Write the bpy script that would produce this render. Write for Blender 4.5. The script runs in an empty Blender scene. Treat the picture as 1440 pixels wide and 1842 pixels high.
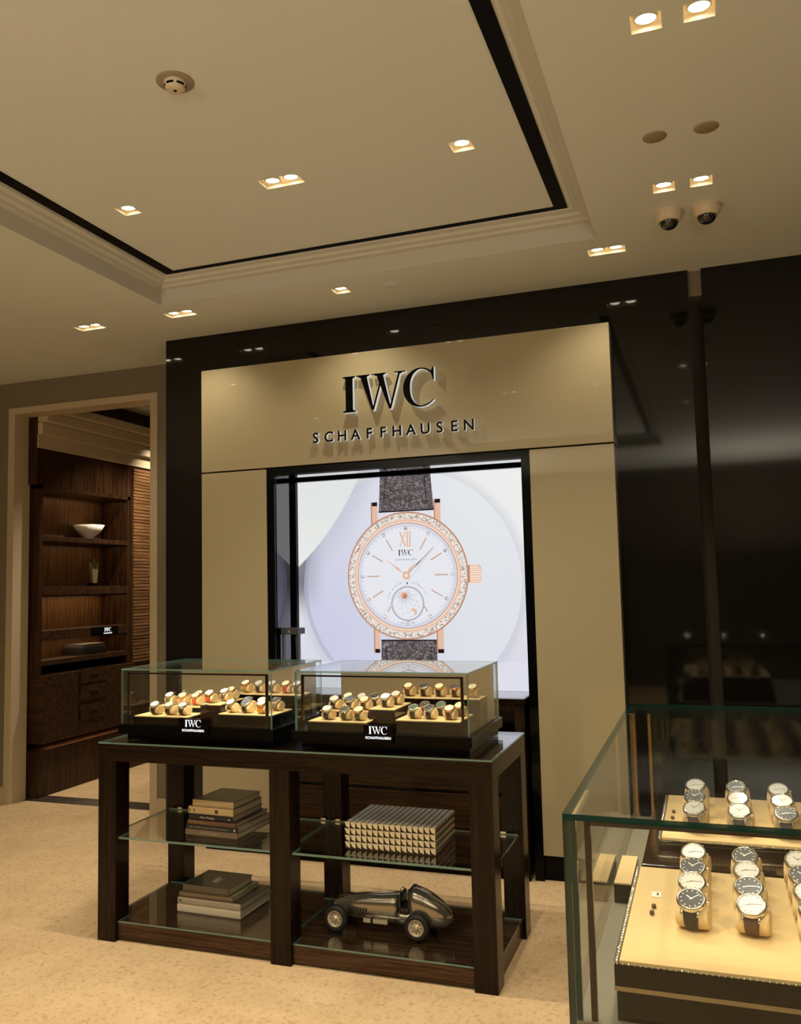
import bpy, bmesh, math, random
from mathutils import Vector, Matrix
random.seed(7)
SC = bpy.context.scene
COL = SC.collection
PI = math.pi

# ------------------------------------------------------------------ camera
F_PX = 1540.79
YAW, PITCH, ROLL, DIST, EYE = 0.3396, 0.0848, -0.0231, 4.7053, 1.6
fwd = Vector((-math.sin(YAW)*math.cos(PITCH), math.cos(YAW)*math.cos(PITCH), math.sin(PITCH)))
r0 = Vector((math.cos(YAW), math.sin(YAW), 0)); u0 = r0.cross(fwd)
rt = math.cos(ROLL)*r0 + math.sin(ROLL)*u0
up = -math.sin(ROLL)*r0 + math.cos(ROLL)*u0
cd = bpy.data.cameras.new('camera'); cam = bpy.data.objects.new('camera', cd); COL.objects.link(cam)
M3 = Matrix((rt, up, -fwd)).transposed()
cam.matrix_world = Matrix.Translation((0, -DIST, EYE)) @ M3.to_4x4()
cd.sensor_fit = 'VERTICAL'; cd.sensor_height = 36; cd.lens = F_PX/1842*36
cd.clip_start = .02
SC.camera = cam
SC.view_settings.view_transform = 'Standard'; SC.view_settings.look = 'None'
SC.view_settings.gamma = 1; SC.view_settings.use_curve_mapping = False
SC.view_settings.exposure = 0.0

# ------------------------------------------------------------------ world
w = bpy.data.worlds.new('world'); SC.world = w; w.use_nodes = True
w.node_tree.nodes['Background'].inputs[0].default_value = (1, .72, .42, 1)
w.node_tree.nodes['Background'].inputs[1].default_value = .02

# light levels
WARM = (1, .885, .73)
E_SPOT = 34.0
E_ROOM = 78.0
E_CASE = 1.6
E_FILL = 190.0
for _x, _y in ((-3.2, -7.0), (.8, -7.0)):      # unseen area lights added behind the viewer to brighten the ceiling
    _l = bpy.data.lights.new('ceiling_fill', 'AREA'); _l.energy = E_FILL; _l.color = WARM; _l.size = 1.6
    _o = bpy.data.objects.new('ceiling_fill', _l); COL.objects.link(_o); _o.location = (_x, _y, 1.9); _o.rotation_euler = (PI, 0, 0)

# key dimensions
ZC = 3.27            # lower ceiling
ZU = 3.41            # upper ceiling of the tray
TF, TB, TXR, TZ = -1.317, -0.666, -0.8385, 0.8975
WL = 0.60            # side wall plane left of the black panel

# ------------------------------------------------------------------ materials
def newmat(n):
    m = bpy.data.materials.new(n); m.use_nodes = True
    return m, m.node_tree.nodes, m.node_tree.links, m.node_tree.nodes['Principled BSDF']
def pbr(n, col, rough=.5, metal=0, coat=0, spec=.5, coat_rough=.03):
    m, N, L, b = newmat(n)
    b.inputs['Base Color'].default_value = (*col, 1); b.inputs['Roughness'].default_value = rough
    b.inputs['Metallic'].default_value = metal; b.inputs['Coat Weight'].default_value = coat
    b.inputs['Coat Roughness'].default_value = coat_rough
    b.inputs['Specular IOR Level'].default_value = spec
    return m
def emis(n, col, s=1.0):
    m, N, L, b = newmat(n)
    b.inputs['Base Color'].default_value = (0, 0, 0, 1); b.inputs['Specular IOR Level'].default_value = 0
    b.inputs['Emission Color'].default_value = (*col, 1); b.inputs['Emission Strength'].default_value = s
    b.inputs['Roughness'].default_value = 1
    return m
def mixcol(N, L, fac, a, b):
    x = N.new('ShaderNodeMix'); x.data_type = 'RGBA'
    if hasattr(fac, 'is_output') or not isinstance(fac, (int, float)): L.new(fac, x.inputs[0])
    else: x.inputs[0].default_value = fac
    for i, v in ((6, a), (7, b)):
        if isinstance(v, tuple): x.inputs[i].default_value = (*v, 1) if len(v) == 3 else v
        else: L.new(v, x.inputs[i])
    return x.outputs[2]
def coords(N, L, scale, rot=(0, 0, 0)):
    t = N.new('ShaderNodeTexCoord'); mp = N.new('ShaderNodeMapping')
    L.new(t.outputs['Object'], mp.inputs[0]); mp.inputs['Scale'].default_value = scale; mp.inputs['Rotation'].default_value = rot
    return mp.outputs[0]
def noise(N, L, vec, scale=5, detail=4, rough=.5, dist=0):
    n = N.new('ShaderNodeTexNoise'); n.inputs['Scale'].default_value = scale
    n.inputs['Detail'].default_value = detail; n.inputs['Roughness'].default_value = rough
    n.inputs['Distortion'].default_value = dist
    L.new(vec, n.inputs['Vector']); return n.outputs[0]
def ramp(N, L, fac, stops):
    r = N.new('ShaderNodeValToRGB'); L.new(fac, r.inputs[0])
    e = r.color_ramp.elements
    e[0].position, e[0].color = stops[0][0], (*stops[0][1], 1)
    e[1].position, e[1].color = stops[-1][0], (*stops[-1][1], 1)
    for p, c in stops[1:-1]:
        k = e.new(p); k.color = (*c, 1)
    return r.outputs[0]
def wood(n, dark, light, axis, rough=.22, coat=.5, freq=34):
    m, N, L, b = newmat(n)
    sc = [freq, freq, freq]; sc[axis] = 1.1
    v = coords(N, L, tuple(sc))
    f = noise(N, L, v, 1.6, 5, .62, .35)
    c = ramp(N, L, f, [(.34, dark), (.5, tuple((a+b_)/2.3 for a, b_ in zip(dark, light))), (.56, light), (.66, dark)])
    L.new(c, b.inputs['Base Color'])
    b.inputs['Roughness'].default_value = rough; b.inputs['Coat Weight'].default_value = coat*.06; b.inputs['Coat Roughness'].default_value = .06; b.inputs['Specular IOR Level'].default_value = .2
    return m

D1, D2 = (.0045, .0018, .0008), (.017, .0075, .0032)
W_X = wood('wood_grain_across', D1, D2, 0)
W_Z = wood('wood_grain_upright', D1, D2, 2)
W_Y = wood('wood_grain_deep', D1, D2, 1)
W_SHELF_LIT = wood('wood_shelf_lit', (.028, .013, .006), (.085, .043, .020), 0, .25, .3)  # lighter wood stands in for the spotlight falling on the lower shelf
W_CAB = wood('wood_cabinet', (.014, .0065, .003), (.045, .022, .010), 0, .25, .3, 40)
W_FAR = wood('wood_far', (.018, .007, .003), (.055, .025, .010), 0, .4, .1, 20)
W_FARZ = wood('wood_far_upright', (.016, .0065, .003), (.06, .026, .010), 2, .3, .2, 30)

GOLD = pbr('gold_lacquer', (.345, .285, .158), .30, .0, .6, .5, .03)
BLACK = pbr('black_gloss_panel', (.0045, .0040, .0028), .05, 0, 0, .36)
BLACKF = pbr('black_gloss_frame', (.002, .002, .002), .08, spec=.1)
MIRROR = pbr('smoked_mirror', (.13, .132, .14), .03, 1); MIRROR2 = pbr('clear_mirror', (.62, .63, .66), .03, 1)
CEIL = pbr('ceiling_paint', (.68, .70, .63), .7)
CEILW = pbr('ceiling_trim_paint', (.71, .73, .66), .6)
SHOPW = pbr('shop_wall_paint', (.22, .18, .13), .7)
STRIP = pbr('black_slot', (.002, .0015, .001), .6, spec=.1)
WALLG = pbr('taupe_wall', (.19, .155, .095), .7)
WALLD = pbr('taupe_wall_dark', (.07, .052, .03), .7)
CREAMT = pbr('cream_casing', (.50, .40, .25), .5)
STONE = pbr('dark_stone', (.05, .04, .028), .3)
def carpet():
    m, N, L, b = newmat('carpet')
    v = coords(N, L, (1, 1, 1))
    a = noise(N, L, v, 2.2, 5, .65)
    s = noise(N, L, v, 46, 6, .75, .6)
    s2 = noise(N, L, v, 320, 2, .6)
    base = ramp(N, L, a, [(.35, (.55, .385, .205)), (.65, (.65, .47, .262))])
    sp = ramp(N, L, s, [(.40, (.30, .19, .09)), (.47, (1, 1, 1))])
    mx = N.new('ShaderNodeMix'); mx.data_type = 'RGBA'; mx.blend_type = 'MULTIPLY'; mx.inputs[0].default_value = .32
    L.new(base, mx.inputs[6]); L.new(sp, mx.inputs[7])
    f = ramp(N, L, s2, [(.3, (.72, .70, .66)), (.7, (1, 1, 1))])
    m2 = N.new('ShaderNodeMix'); m2.data_type = 'RGBA'; m2.blend_type = 'MULTIPLY'; m2.inputs[0].default_value = .8
    L.new(mx.outputs[2], m2.inputs[6]); L.new(f, m2.inputs[7])
    L.new(m2.outputs[2], b.inputs['Base Color']); b.inputs['Roughness'].default_value = .95
    b.inputs['Specular IOR Level'].default_value = .1
    bp = N.new('ShaderNodeBump'); bp.inputs['Strength'].default_value = .5; bp.inputs['Distance'].default_value = .004
    L.new(s2, bp.inputs['Height']); L.new(bp.outputs[0], b.inputs['Normal'])
    return m
CARPET = carpet()
def glass(n, tint=(.97, .985, .975), ior=1.5):
    m, N, L, b = newmat(n); N.remove(b)
    out = [x for x in N if x.type == 'OUTPUT_MATERIAL'][0]
    t = N.new('ShaderNodeBsdfTransparent'); t.inputs[0].default_value = (*tint, 1)
    g = N.new('ShaderNodeBsdfGlossy'); g.inputs['Roughness'].default_value = .0; g.inputs[0].default_value = (1, 1, 1, 1)
    ge = N.new('ShaderNodeNewGeometry'); dt = N.new('ShaderNodeVectorMath'); dt.operation = 'DOT_PRODUCT'
    L.new(ge.outputs['Incoming'], dt.inputs[0]); L.new(ge.outputs['Normal'], dt.inputs[1])
    def mt(op, a, b2):
        n_ = N.new('ShaderNodeMath'); n_.operation = op
        for i, v in enumerate((a, b2)):
            if isinstance(v, (int, float)): n_.inputs[i].default_value = v
            else: L.new(v, n_.inputs[i])
        return n_.outputs[0]
    c = mt('SUBTRACT', 1.0, mt('ABSOLUTE', dt.outputs['Value'], 0)); f = mt('ADD', .026, mt('MULTIPLY', .90, mt('POWER', c, 5)))
    mx = N.new('ShaderNodeMixShader'); L.new(f, mx.inputs[0]); L.new(t.outputs[0], mx.inputs[1]); L.new(g.outputs[0], mx.inputs[2])
    L.new(mx.outputs[0], out.inputs[0]); return m
GLASS = glass('clear_glass')
GEDGE = pbr('glass_edge_green', (.16, .28, .225), .15, 0, .3); GEDGE.node_tree.nodes['Principled BSDF'].inputs['Alpha'].default_value = .78
GEDGE_D = pbr('glass_edge_deep', (.002, .034, .027), .08, 0, 0, .15); GEDGE_D.node_tree.nodes['Principled BSDF'].inputs['Alpha'].default_value = .97
BRONZE = pbr('dark_bronze', (.022, .012, .007), .25, .6)
CHROME = pbr('chrome', (.80, .76, .68), .09, 1)
CHROMEW = pbr('warm_steel', (.34, .30, .23), .2, 1)
BLK = pbr('black_lacquer', (.0020, .0018, .0014), .10, 0, 0, .10)
BRN = pbr('brown_lacquer', (.014, .006, .004), .12, 0, 0, .3)
TRAY = pbr('tray_suede', (.60, .43, .20), .8)
CUSH = pbr('cushion_suede', (.62, .45, .22), .75)
DECK = pbr('deck_fabric', (.20, .175, .12), .6)
LAMP = emis('lamp_face', (1, .88, .66), 16.0)
LEDB = emis('led_bead', (1, .90, .72), 25.0)
WHITE_LIT = emis('lit_white', (1, 1, 1), 1.3)
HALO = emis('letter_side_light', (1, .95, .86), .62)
HOUS = pbr('housing_paint', (.74, .62, .43), .55)
PLAST = pbr('white_plastic', (.62, .52, .36), .45)
PLASTD = pbr('taupe_plastic', (.30, .24, .15), .5)
DOME = pbr('camera_dome', (.012, .012, .012), .05, 0, .8)
GAP = pbr('joint_gap', (.004, .003, .002), .9, spec=.1)

# ------------------------------------------------------------------ mesh helpers
def box(bm, x0, x1, y0, y1, z0, z1, mi=0, bev=0):
    vs = [bm.verts.new(p) for p in ((x0, y0, z0), (x1, y0, z0), (x1, y1, z0), (x0, y1, z0), (x0, y0, z1), (x1, y0, z1), (x1, y1, z1), (x0, y1, z1))]
    fs = [bm.faces.new([vs[i] for i in q]) for q in ((0, 3, 2, 1), (4, 5, 6, 7), (0, 1, 5, 4), (1, 2, 6, 5), (2, 3, 7, 6), (3, 0, 4, 7))]
    for f in fs: f.material_index = mi
    if bev:
        es = list({e for f in fs for e in f.edges})
        r = bmesh.ops.bevel(bm, geom=es, offset=bev, segments=2, affect='EDGES', profile=.6)
        for f in r['faces']: f.material_index = mi
    return vs
def prism(bm, pts, z0, z1, mi=0, plane='xy', bev=0):
    """extrude polygon pts; plane xy -> along z, xz -> along y"""
    def P(a, b, c): return (a, b, c) if plane == 'xy' else ((a, c, b) if plane == 'xz' else (c, a, b))
    lo = [bm.verts.new(P(a, b, z0)) for a, b in pts]; hi = [bm.verts.new(P(a, b, z1)) for a, b in pts]
    n = len(pts); fs = []
    fs.append(bm.faces.new(list(reversed(lo)))); fs.append(bm.faces.new(hi))
    for i in range(n): fs.append(bm.faces.new((lo[i], lo[(i+1) % n], hi[(i+1) % n], hi[i])))
    for f in fs: f.material_index = mi
    bmesh.ops.recalc_face_normals(bm, faces=fs)
    return fs
def cyl(bm, p0, p1, r0_, r1_=None, seg=24, mi=0, cap=True):
    p0, p1 = Vector(p0), Vector(p1); r1_ = r0_ if r1_ is None else r1_
    d = (p1-p0).normalized(); a = d.orthogonal().normalized(); b = d.cross(a)
    A = [bm.verts.new(p0+(a*math.cos(t)+b*math.sin(t))*r0_) for t in [2*PI*i/seg for i in range(seg)]]
    B = [bm.verts.new(p1+(a*math.cos(t)+b*math.sin(t))*r1_) for t in [2*PI*i/seg for i in range(seg)]]
    fs = [bm.faces.new((A[i], A[(i+1) % seg], B[(i+1) % seg], B[i])) for i in range(seg)]
    for f in fs: f.smooth = True
    if cap:
        fs.append(bm.faces.new(list(reversed(A)))); fs.append(bm.faces.new(B))
    for f in fs: f.material_index = mi
    return fs
def lathe(bm, prof, o=(0, 0, 0), axis=(0, 0, 1), seg=28, mi=0):
    """prof: list of (r, h) along axis from o"""
    o = Vector(o); d = Vector(axis).normalized(); a = d.orthogonal().normalized(); b = d.cross(a)
    rings = []
    for r, h in prof:
        if r < 1e-6: rings.append([bm.verts.new(o+d*h)])
        else: rings.append([bm.verts.new(o+d*h+(a*math.cos(2*PI*i/seg)+b*math.sin(2*PI*i/seg))*r) for i in range(seg)])
    for A, B in zip(rings, rings[1:]):
        for i in range(seg):
            j = (i+1) % seg
            if len(A) == 1 and len(B) == 1: continue
            if len(A) == 1: f = bm.faces.new((A[0], B[j], B[i]))
            elif len(B) == 1: f = bm.faces.new((A[i], A[j], B[0]))
            else: f = bm.faces.new((A[i], A[j], B[j], B[i]))
            f.smooth = True; f.material_index = mi
def torus(bm, o, R, r, axis=(0, 0, 1), seg=32, s2=10, mi=0):
    lathe(bm, [(R+r*math.cos(2*PI*k/s2), r*math.sin(2*PI*k/s2)) for k in range(s2+1)], o, axis, seg, mi)
def tube(bm, pts, r, seg=8, mi=0):
    pts = [Vector(p) for p in pts]; rings = []
    for i, p in enumerate(pts):
        d = (pts[min(i+1, len(pts)-1)]-pts[max(i-1, 0)]).normalized()
        a = d.cross(Vector((0.03, .02, 1))).normalized(); b = d.cross(a)
        rings.append([bm.verts.new(p+(a*math.cos(2*PI*k/seg)+b*math.sin(2*PI*k/seg))*r) for k in range(seg)])
    for A, B in zip(rings, rings[1:]):
        for i in range(seg):
            f = bm.faces.new((A[i], A[(i+1) % seg], B[(i+1) % seg], B[i])); f.smooth = True; f.material_index = mi
    bm.faces.new(rings[0][::-1]).material_index = mi; bm.faces.new(rings[-1]).material_index = mi
def notched(x0, x1, y0, y1, fl=None, fr=None, bl=None, br=None):
    """rectangle with rectangular corner notches (w, d), ccw"""
    p = []
    p += [(x0, y0)] if not fl else [(x0, y0+fl[1]), (x0+fl[0], y0+fl[1]), (x0+fl[0], y0)]
    p += [(x1, y0)] if not fr else [(x1-fr[0], y0), (x1-fr[0], y0+fr[1]), (x1, y0+fr[1])]
    p += [(x1, y1)] if not br else [(x1, y1-br[1]), (x1-br[0], y1-br[1]), (x1-br[0], y1)]
    p += [(x0, y1)] if not bl else [(x0+bl[0], y1), (x0+bl[0], y1-bl[1]), (x0, y1-bl[1])]
    return p
def NB(): return bmesh.new()
def obj(name, bm, mats, parent=None, loc=None, shift=True):
    """link one mesh object; bm is in world coordinates and re-based to the parent"""
    me = bpy.data.meshes.new(name)
    o = bpy.data.objects.new(name, me)
    org = Vector((0, 0, 0))
    if parent is not None and shift:
        org = Vector(parent['_w']) if '_w' in parent else Vector((0, 0, 0))
    if loc is not None:
        org2 = Vector(loc)
    elif parent is None and shift:
        # put the origin at the base centre
        xs = [v.co for v in bm.verts]
        org2 = Vector(((min(v.x for v in xs)+max(v.x for v in xs))/2, (min(v.y for v in xs)+max(v.y for v in xs))/2, min(v.z for v in xs)))
    else: org2 = org
    if shift: bmesh.ops.translate(bm, verts=bm.verts, vec=-org2)
    bm.to_mesh(me); bm.free()
    for m in (mats if isinstance(mats, (list, tuple)) else [mats]): me.materials.append(m)
    COL.objects.link(o)
    if parent is not None:
        o.parent = parent; o.location = org2-org if shift else (0, 0, 0)
        o['_w'] = tuple(org2)
    else:
        o.location = org2 if shift else (0, 0, 0)
        o['_w'] = tuple(org2)
    return o
def tag(o, label, cat, group=None, kind=None):
    if label: o['label'] = label
    if cat: o['category'] = cat
    if group: o['group'] = group
    if kind: o['kind'] = kind
    return o
def thing(name, label, cat, loc=(0, 0, 0), group=None):
    o = bpy.data.objects.new(name, None); COL.objects.link(o); o.location = loc; o['_w'] = tuple(loc)
    o.empty_display_size = .05
    return tag(o, label, cat, group)
def struct(name, bm, mats):
    o = obj(name, bm, mats); o['kind'] = 'structure'; return o
def text_bm(s, size, extrude=.0, spacing=1.0, align='CENTER', bold=0.0):
    cu = bpy.data.curves.new('t', 'FONT'); cu.body = s; cu.size = size; cu.extrude = extrude
    cu.space_character = spacing; cu.align_x = align; cu.offset = bold; cu.resolution_u = 4
    ob = bpy.data.objects.new('t', cu); COL.objects.link(ob)
    dg = bpy.context.evaluated_depsgraph_get(); me = bpy.data.meshes.new_from_object(ob.evaluated_get(dg))
    bm = NB(); bm.from_mesh(me)
    bpy.data.objects.remove(ob); bpy.data.curves.remove(cu); bpy.data.meshes.remove(me)
    return bm
def place(bm, M):
    bmesh.ops.transform(bm, matrix=M, verts=bm.verts); return bm
def upright(x, y, z):          # text in XZ plane facing -Y
    return Matrix.Translation((x, y, z)) @ Matrix.Rotation(PI/2, 4, 'X')
def merge(dst, src, M=None):
    me = bpy.data.meshes.new('m'); src.to_mesh(me); src.free()
    n = len(dst.verts); dst.from_mesh(me); bpy.data.meshes.remove(me)
    if M is not None:
        dst.verts.ensure_lookup_table()
        bmesh.ops.transform(dst, matrix=M, verts=dst.verts[n:])
def area(name, loc, size, energy, rot=(0, 0, 0), col=WARM, sy=None, parent=None, spread=None):
    l = bpy.data.lights.new(name, 'AREA'); l.energy = energy; l.color = col; l.size = size
    if sy: l.shape = 'RECTANGLE'; l.size_y = sy
    if spread: l.spread = spread
    o = bpy.data.objects.new(name, l); COL.objects.link(o)
    if parent is not None:
        o.parent = parent; o.location = Vector(loc)-Vector(parent['_w'])
    else: o.location = loc
    o.rotation_euler = rot; return o
def spot(name, loc, energy, ang=80, blend=.7, aim=None, parent=None, r=.03, col=WARM):
    l = bpy.data.lights.new(name, 'SPOT'); l.energy = energy; l.color = col; l.spot_size = math.radians(ang); l.spot_blend = blend
    l.shadow_soft_size = r
    o = bpy.data.objects.new(name, l); COL.objects.link(o)
    p = Vector(loc)
    d = (Vector(aim)-p) if aim else Vector((0, 0, -1))
    o.rotation_euler = d.to_track_quat('-Z', 'Y').to_euler()
    if parent is not None: o.parent = parent; o.location = p-Vector(parent['_w'])
    else: o.location = p
    return o

# serif capitals I, W, C as unions of convex pieces, unit cap height
def serif_I():
    return [[(.08, 0), (.30, 0), (.30, 1), (.08, 1)], [(0, 0), (.38, 0), (.38, .03), (.30, .07), (.08, .07), (0, .03)], [(0, .97), (.08, .93), (.30, .93), (.38, .97), (.38, 1), (0, 1)]]
def serif_W():
    q = []
    def bar(xt, wt, xb, wb, y0=0., y1=1.): q.append([(xb, y0), (xb+wb, y0), (xt+wt, y1), (xt, y1)])
    bar(.10, .20, .45, .06); bar(.76, .055, .45, .055)
    bar(.58, .20, .95, .06); bar(1.24, .06, .95, .06)
    for a, b in ((0, .40), (.46, .88), (1.12, 1.44)): q.append([(a, .965), (b, .965), (b, 1), (a, 1)])
    for a, b in ((.04, .36), (.52, .84), (1.2, 1.36)): q.append([(a+.05, .93), (b-.05, .93), (b, .966), (a, .966)])
    return q
def serif_C():
    q = []; n = 30; a0, a1 = math.radians(48), math.radians(318)
    cx, cy = .50, .5
    pts = []
    for i in range(n+1):
        t = a0+(a1-a0)*i/n
        th = .035+.165*max(0, -math.cos(t))**1.3 + (.03 if math.cos(t) > 0 else 0)*math.cos(t)
        if t > math.radians(285): th *= .45+.55*(a1-t)/(a1-math.radians(285))
        ox, oy = cx+.50*math.cos(t), cy+.53*math.sin(t)
        ix, iy = cx+(.50-th)*math.cos(t), cy+(.53-th)*math.sin(t)
        pts.append(((ox, oy), (ix, iy)))
    for A, B in zip(pts, pts[1:]): q.append([A[1], A[0], B[0], B[1]])
    q.append([(.80, .86), (.855, .66), (.88, .66), (.88, 1.03), (.855, 1.03), (.80, .93)])
    return q
LET = {'I': (serif_I, .38), 'W': (serif_W, 1.44), 'C': (serif_C, .90)}
def serif_word(h, gap=.06, thick=.01):
    """returns list of bmeshes (in XY plane, extruded +Z by thick) from x=0, and width"""
    out = []; x = 0
    for ch in 'IWC':
        fn, wd = LET[ch]; bm = NB()
        for poly in fn(): prism(bm, [((x+a)*h, b*h) for a, b in poly], 0, thick)
        out.append(bm); x += wd+gap*(.1 if ch == 'W' else 1)
        if ch == 'W': x -= .08
    return out, x*h

# ================================================================== ROOM SHELL
X0, X1, YB = -5.35, 3.2, -8.5
bm = NB(); box(bm, X0-3, X1, YB, .72, -.05, 0); box(bm, -7.5, -3.0, .9, 4.2, -.05, 0)
struct('floor', bm, CARPET)
bm = NB(); box(bm, -5.4, -3.5, .72, .9, -.05, .001); struct('trim_1', bm, STONE)

# ceiling with a recessed tray; pockets for fixtures sit just under/inside
RX0, RX1, RY0, RY1 = -2.936, -0.423, -6.2, -0.536
HOLES = []     # square recess (x0,x1,y0,y1) cut in lower ceiling
def grid_ceiling(bm, x0, x1, y0, y1, z, t, holes):
    xs = sorted({x0, x1, *[h[0] for h in holes], *[h[1] for h in holes]}); ys = sorted({y0, y1, *[h[2] for h in holes], *[h[3] for h in holes]})
    for a, b in zip(xs, xs[1:]):
        for c, d in zip(ys, ys[1:]):
            mx, my = (a+b)/2, (c+d)/2
            if any(h[0] < mx < h[1] and h[2] < my < h[3] for h in holes): continue
            f = bm.faces.new([bm.verts.new(p) for p in ((a, c, z), (a, d, z), (b, d, z), (b, c, z))])
def sq(x, y, sx=.09, sy=.09): return (x-sx/2, x+sx/2, y-sy/2, y+sy/2)
singles_low = [(-.087, -2.14), (.065, -2.14), (-.087, -.978), (.065, -.978), (-1.869, -.343), (-.087, -3.6), (-3.6, -1.4), (-3.6, -3.0)]
doubles_low = [(-.393, -.352), (-2.93, -.345), (-3.6, -.345)]
singles_up = [(-.866, -1.388), (-2.512, -1.40), (-.866, -3.3), (-2.512, -3.3), (-.866, -5.2), (-2.512, -5.2)]
doubles_up = [(-1.70, -1.388), (-1.70, -3.3), (-1.70, -5.2)]
low_h = [sq(*p) for p in singles_low]+[sq(p[0], p[1], .185, .092) for p in doubles_low]
up_h = [sq(*p) for p in singles_up]+[sq(p[0], p[1], .19, .09) for p in doubles_up]
bm = NB(); grid_ceiling(bm, X0-1.5, X1, YB, WL+.14, ZC, .02, low_h+[(RX0, RX1, RY0, RY1)])
struct('ceiling', bm, CEIL)
bm = NB(); grid_ceiling(bm, RX0-.01, RX1+.01, RY0-.01, RY1+.01, ZU, .02, up_h)
struct('ceiling_tray', bm, CEIL)
# stepped crown moulding around the tray: section (inset, z), mitred loops
prof = [(0, ZC), (0, ZC+.085), (.030, ZC+.089), (.034, ZC+.103), (.060, ZC+.108), (.066, ZC+.122), (.095, ZC+.126), (.100, ZU+.004)]
bm = NB(); loops = []
for ins, z in prof:
    loops.append([bm.verts.new(p) for p in ((RX0+ins, RY0+ins, z), (RX1-ins, RY0+ins, z), (RX1-ins, RY1-ins, z), (RX0+ins, RY1-ins, z))])
for A, B in zip(loops, loops[1:]):
    for i in range(4): bm.faces.new((A[i], A[(i+1) % 4], B[(i+1) % 4], B[i]))
struct('trim_2', bm, pbr('tray_moulding_paint', (.56, .545, .46), .7))
# black slot line round the upper ceiling
bm = NB()
a, bw = .108, .062
o_ = (RX0+a, RX1-a-.012, RY0+a, RY1-a+.045)
x0, x1, y0, y1 = o_
for q in ((x0, x1, y1-bw, y1), (x0, x1, y0, y0+bw), (x0, x0+bw, y0+bw, y1-bw), (x1-bw, x1, y0+bw, y1-bw)):
    box(bm, q[0], q[1], q[2], q[3], ZU-.006, ZU+.004)
struct('trim_3', bm, STRIP)

# feature wall: black gloss carcass with opening, gold cladding in front
BX0, BX1, BY = -3.342, -0.013, 0.10
GX0, GX1, GZ0, GZJ, GZT = -3.0045, -0.4325, 0.136, 2.339, 3.005
OX0, OX1 = -2.541, -0.893
SD = 0.28
bm = NB()
box(bm, BX0, OX0, BY, WL+.1, 0, ZC); box(bm, OX1, BX1, BY, WL+.1, 0, ZC)
box(bm, OX0, OX1, BY, WL+.1, GZJ, ZC); box(bm, OX0, OX1, SD+.08, WL+.1, 0, GZJ)
struct('wall_back', bm, BLACK)
bm = NB(); box(bm, .055, X1, BY, WL+.1, 0, ZC); struct('wall_back_right', bm, BLACK)
bm = NB(); box(bm, BX1, .055, BY+.25, WL+.1, 0, 3.13); struct('trim_4', bm, WALLD)
bm = NB(); box(bm, BX1, .055, BY+.03, WL+.1, 3.13, ZC); struct('trim_5', bm, WALLG)
# gold cladding
p = thing('wall_panel', 'wide gold lacquer header panel carrying the black raised lettering', 'wall panel', ((GX0+GX1)/2, .05, GZJ+.005))
bm = NB(); box(bm, GX0, GX1, 0, BY-.002, GZJ+.005, GZT, bev=.0015); obj('panel_face', bm, GOLD, p)
for (a, b, side, lab) in ((GX0, OX0, 'left', 'tall gold lacquer side panel left of the lit screen'), (OX1, GX1, 'right', 'tall gold lacquer side panel right of the lit screen')):
    p = thing('wall_panel', lab, 'wall panel', ((a+b)/2, .05, GZ0))
    bm = NB(); box(bm, a, b, 0, BY-.002, GZ0, GZJ-.005, bev=.0015); obj('panel_face', bm, GOLD, p)
bm = NB(); box(bm, GX0+.01, GX1-.01, .02, BY, 0, GZ0); box(bm, GX0-.30, GX1+.42, BY-.012, BY, 0, .10)
bm.free()
bm = NB(); box(bm, GX0+.004, OX0, .03, BY-.001, 0, GZ0-.002); box(bm, OX1, GX1-.004, .03, BY-.001, 0, GZ0-.002); struct('baseboard_back', bm, BLACKF)

# niche frame, smoked mirror reveals
p = thing('screen_surround', 'black gloss frame with smoked mirror reveals around the lit screen', 'frame', ((OX0+OX1)/2, .1, 0))
bm = NB()
FX0, FX1, FZ = OX0+.05, OX1-.05, 2.292
box(bm, OX0, FX0, .004, SD-.034, 0, GZJ-.003); box(bm, FX1, OX1, .004, SD-.034, 0, GZJ-.003)
box(bm, FX0, FX1, .004, SD-.034, FZ, GZJ-.003)
obj('frame', bm, BLACKF, p)
bm = NB(); box(bm, FX0, FX0+.003, .03, SD-.035, .98, FZ-.004); obj('mirror_panel', bm, MIRROR, p)
bm = NB(); box(bm, FX1-.003, FX1, .03, SD-.035, .98, FZ-.004); obj('mirror_panel', bm, MIRROR, p)
bm = NB(); box(bm, FX0+.004, FX1-.004, .03, SD-.035, FZ-.003, FZ); obj('mirror_panel', bm, MIRROR2, p)

# left wall with the opening into the next room
DX0, DX1, DZ = -5.15, -3.76, 3.065
bm = NB(); box(bm, DX1, BX0, WL, WL+.14, 0, ZC); box(bm, X0-1.5, DX0, WL, WL+.14, 0, ZC); box(bm, DX0, DX1, WL, WL+.14, DZ, ZC)
struct('wall_left', bm, WALLG)
bm = NB(); box(bm, DX1-.062, DX1+.0, WL-.008, WL+.16, 0, DZ); box(bm, DX0, DX0+.062, WL-.008, WL+.16, 0, DZ); box(bm, DX0+.062, DX1-.062, WL-.008, WL+.16, DZ-.05, DZ)
struct('door_1', bm, CREAMT)
bm = NB(); box(bm, DX1+.002, BX0-.001, WL-.012, WL-.001, 0, .125, bev=.003); box(bm, X0-1.5, DX0-.002, WL-.012, WL-.001, 0, .125, bev=.003); struct('baseboard_left', bm, CREAMT)
# rest of the shop behind and beside the camera
bm = NB(); box(bm, X0-1.6, X0-1.5, YB, WL, 0, ZC); struct('wall_far_left', bm, SHOPW)
bm = NB(); box(bm, X1, X1+.1, YB, WL, 0, ZC); struct('wall_right', bm, SHOPW)
bm = NB(); box(bm, X0-1.6, X1+.1, YB-.1, YB, 0, ZC); struct('wall_front', bm, WALLD)

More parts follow.
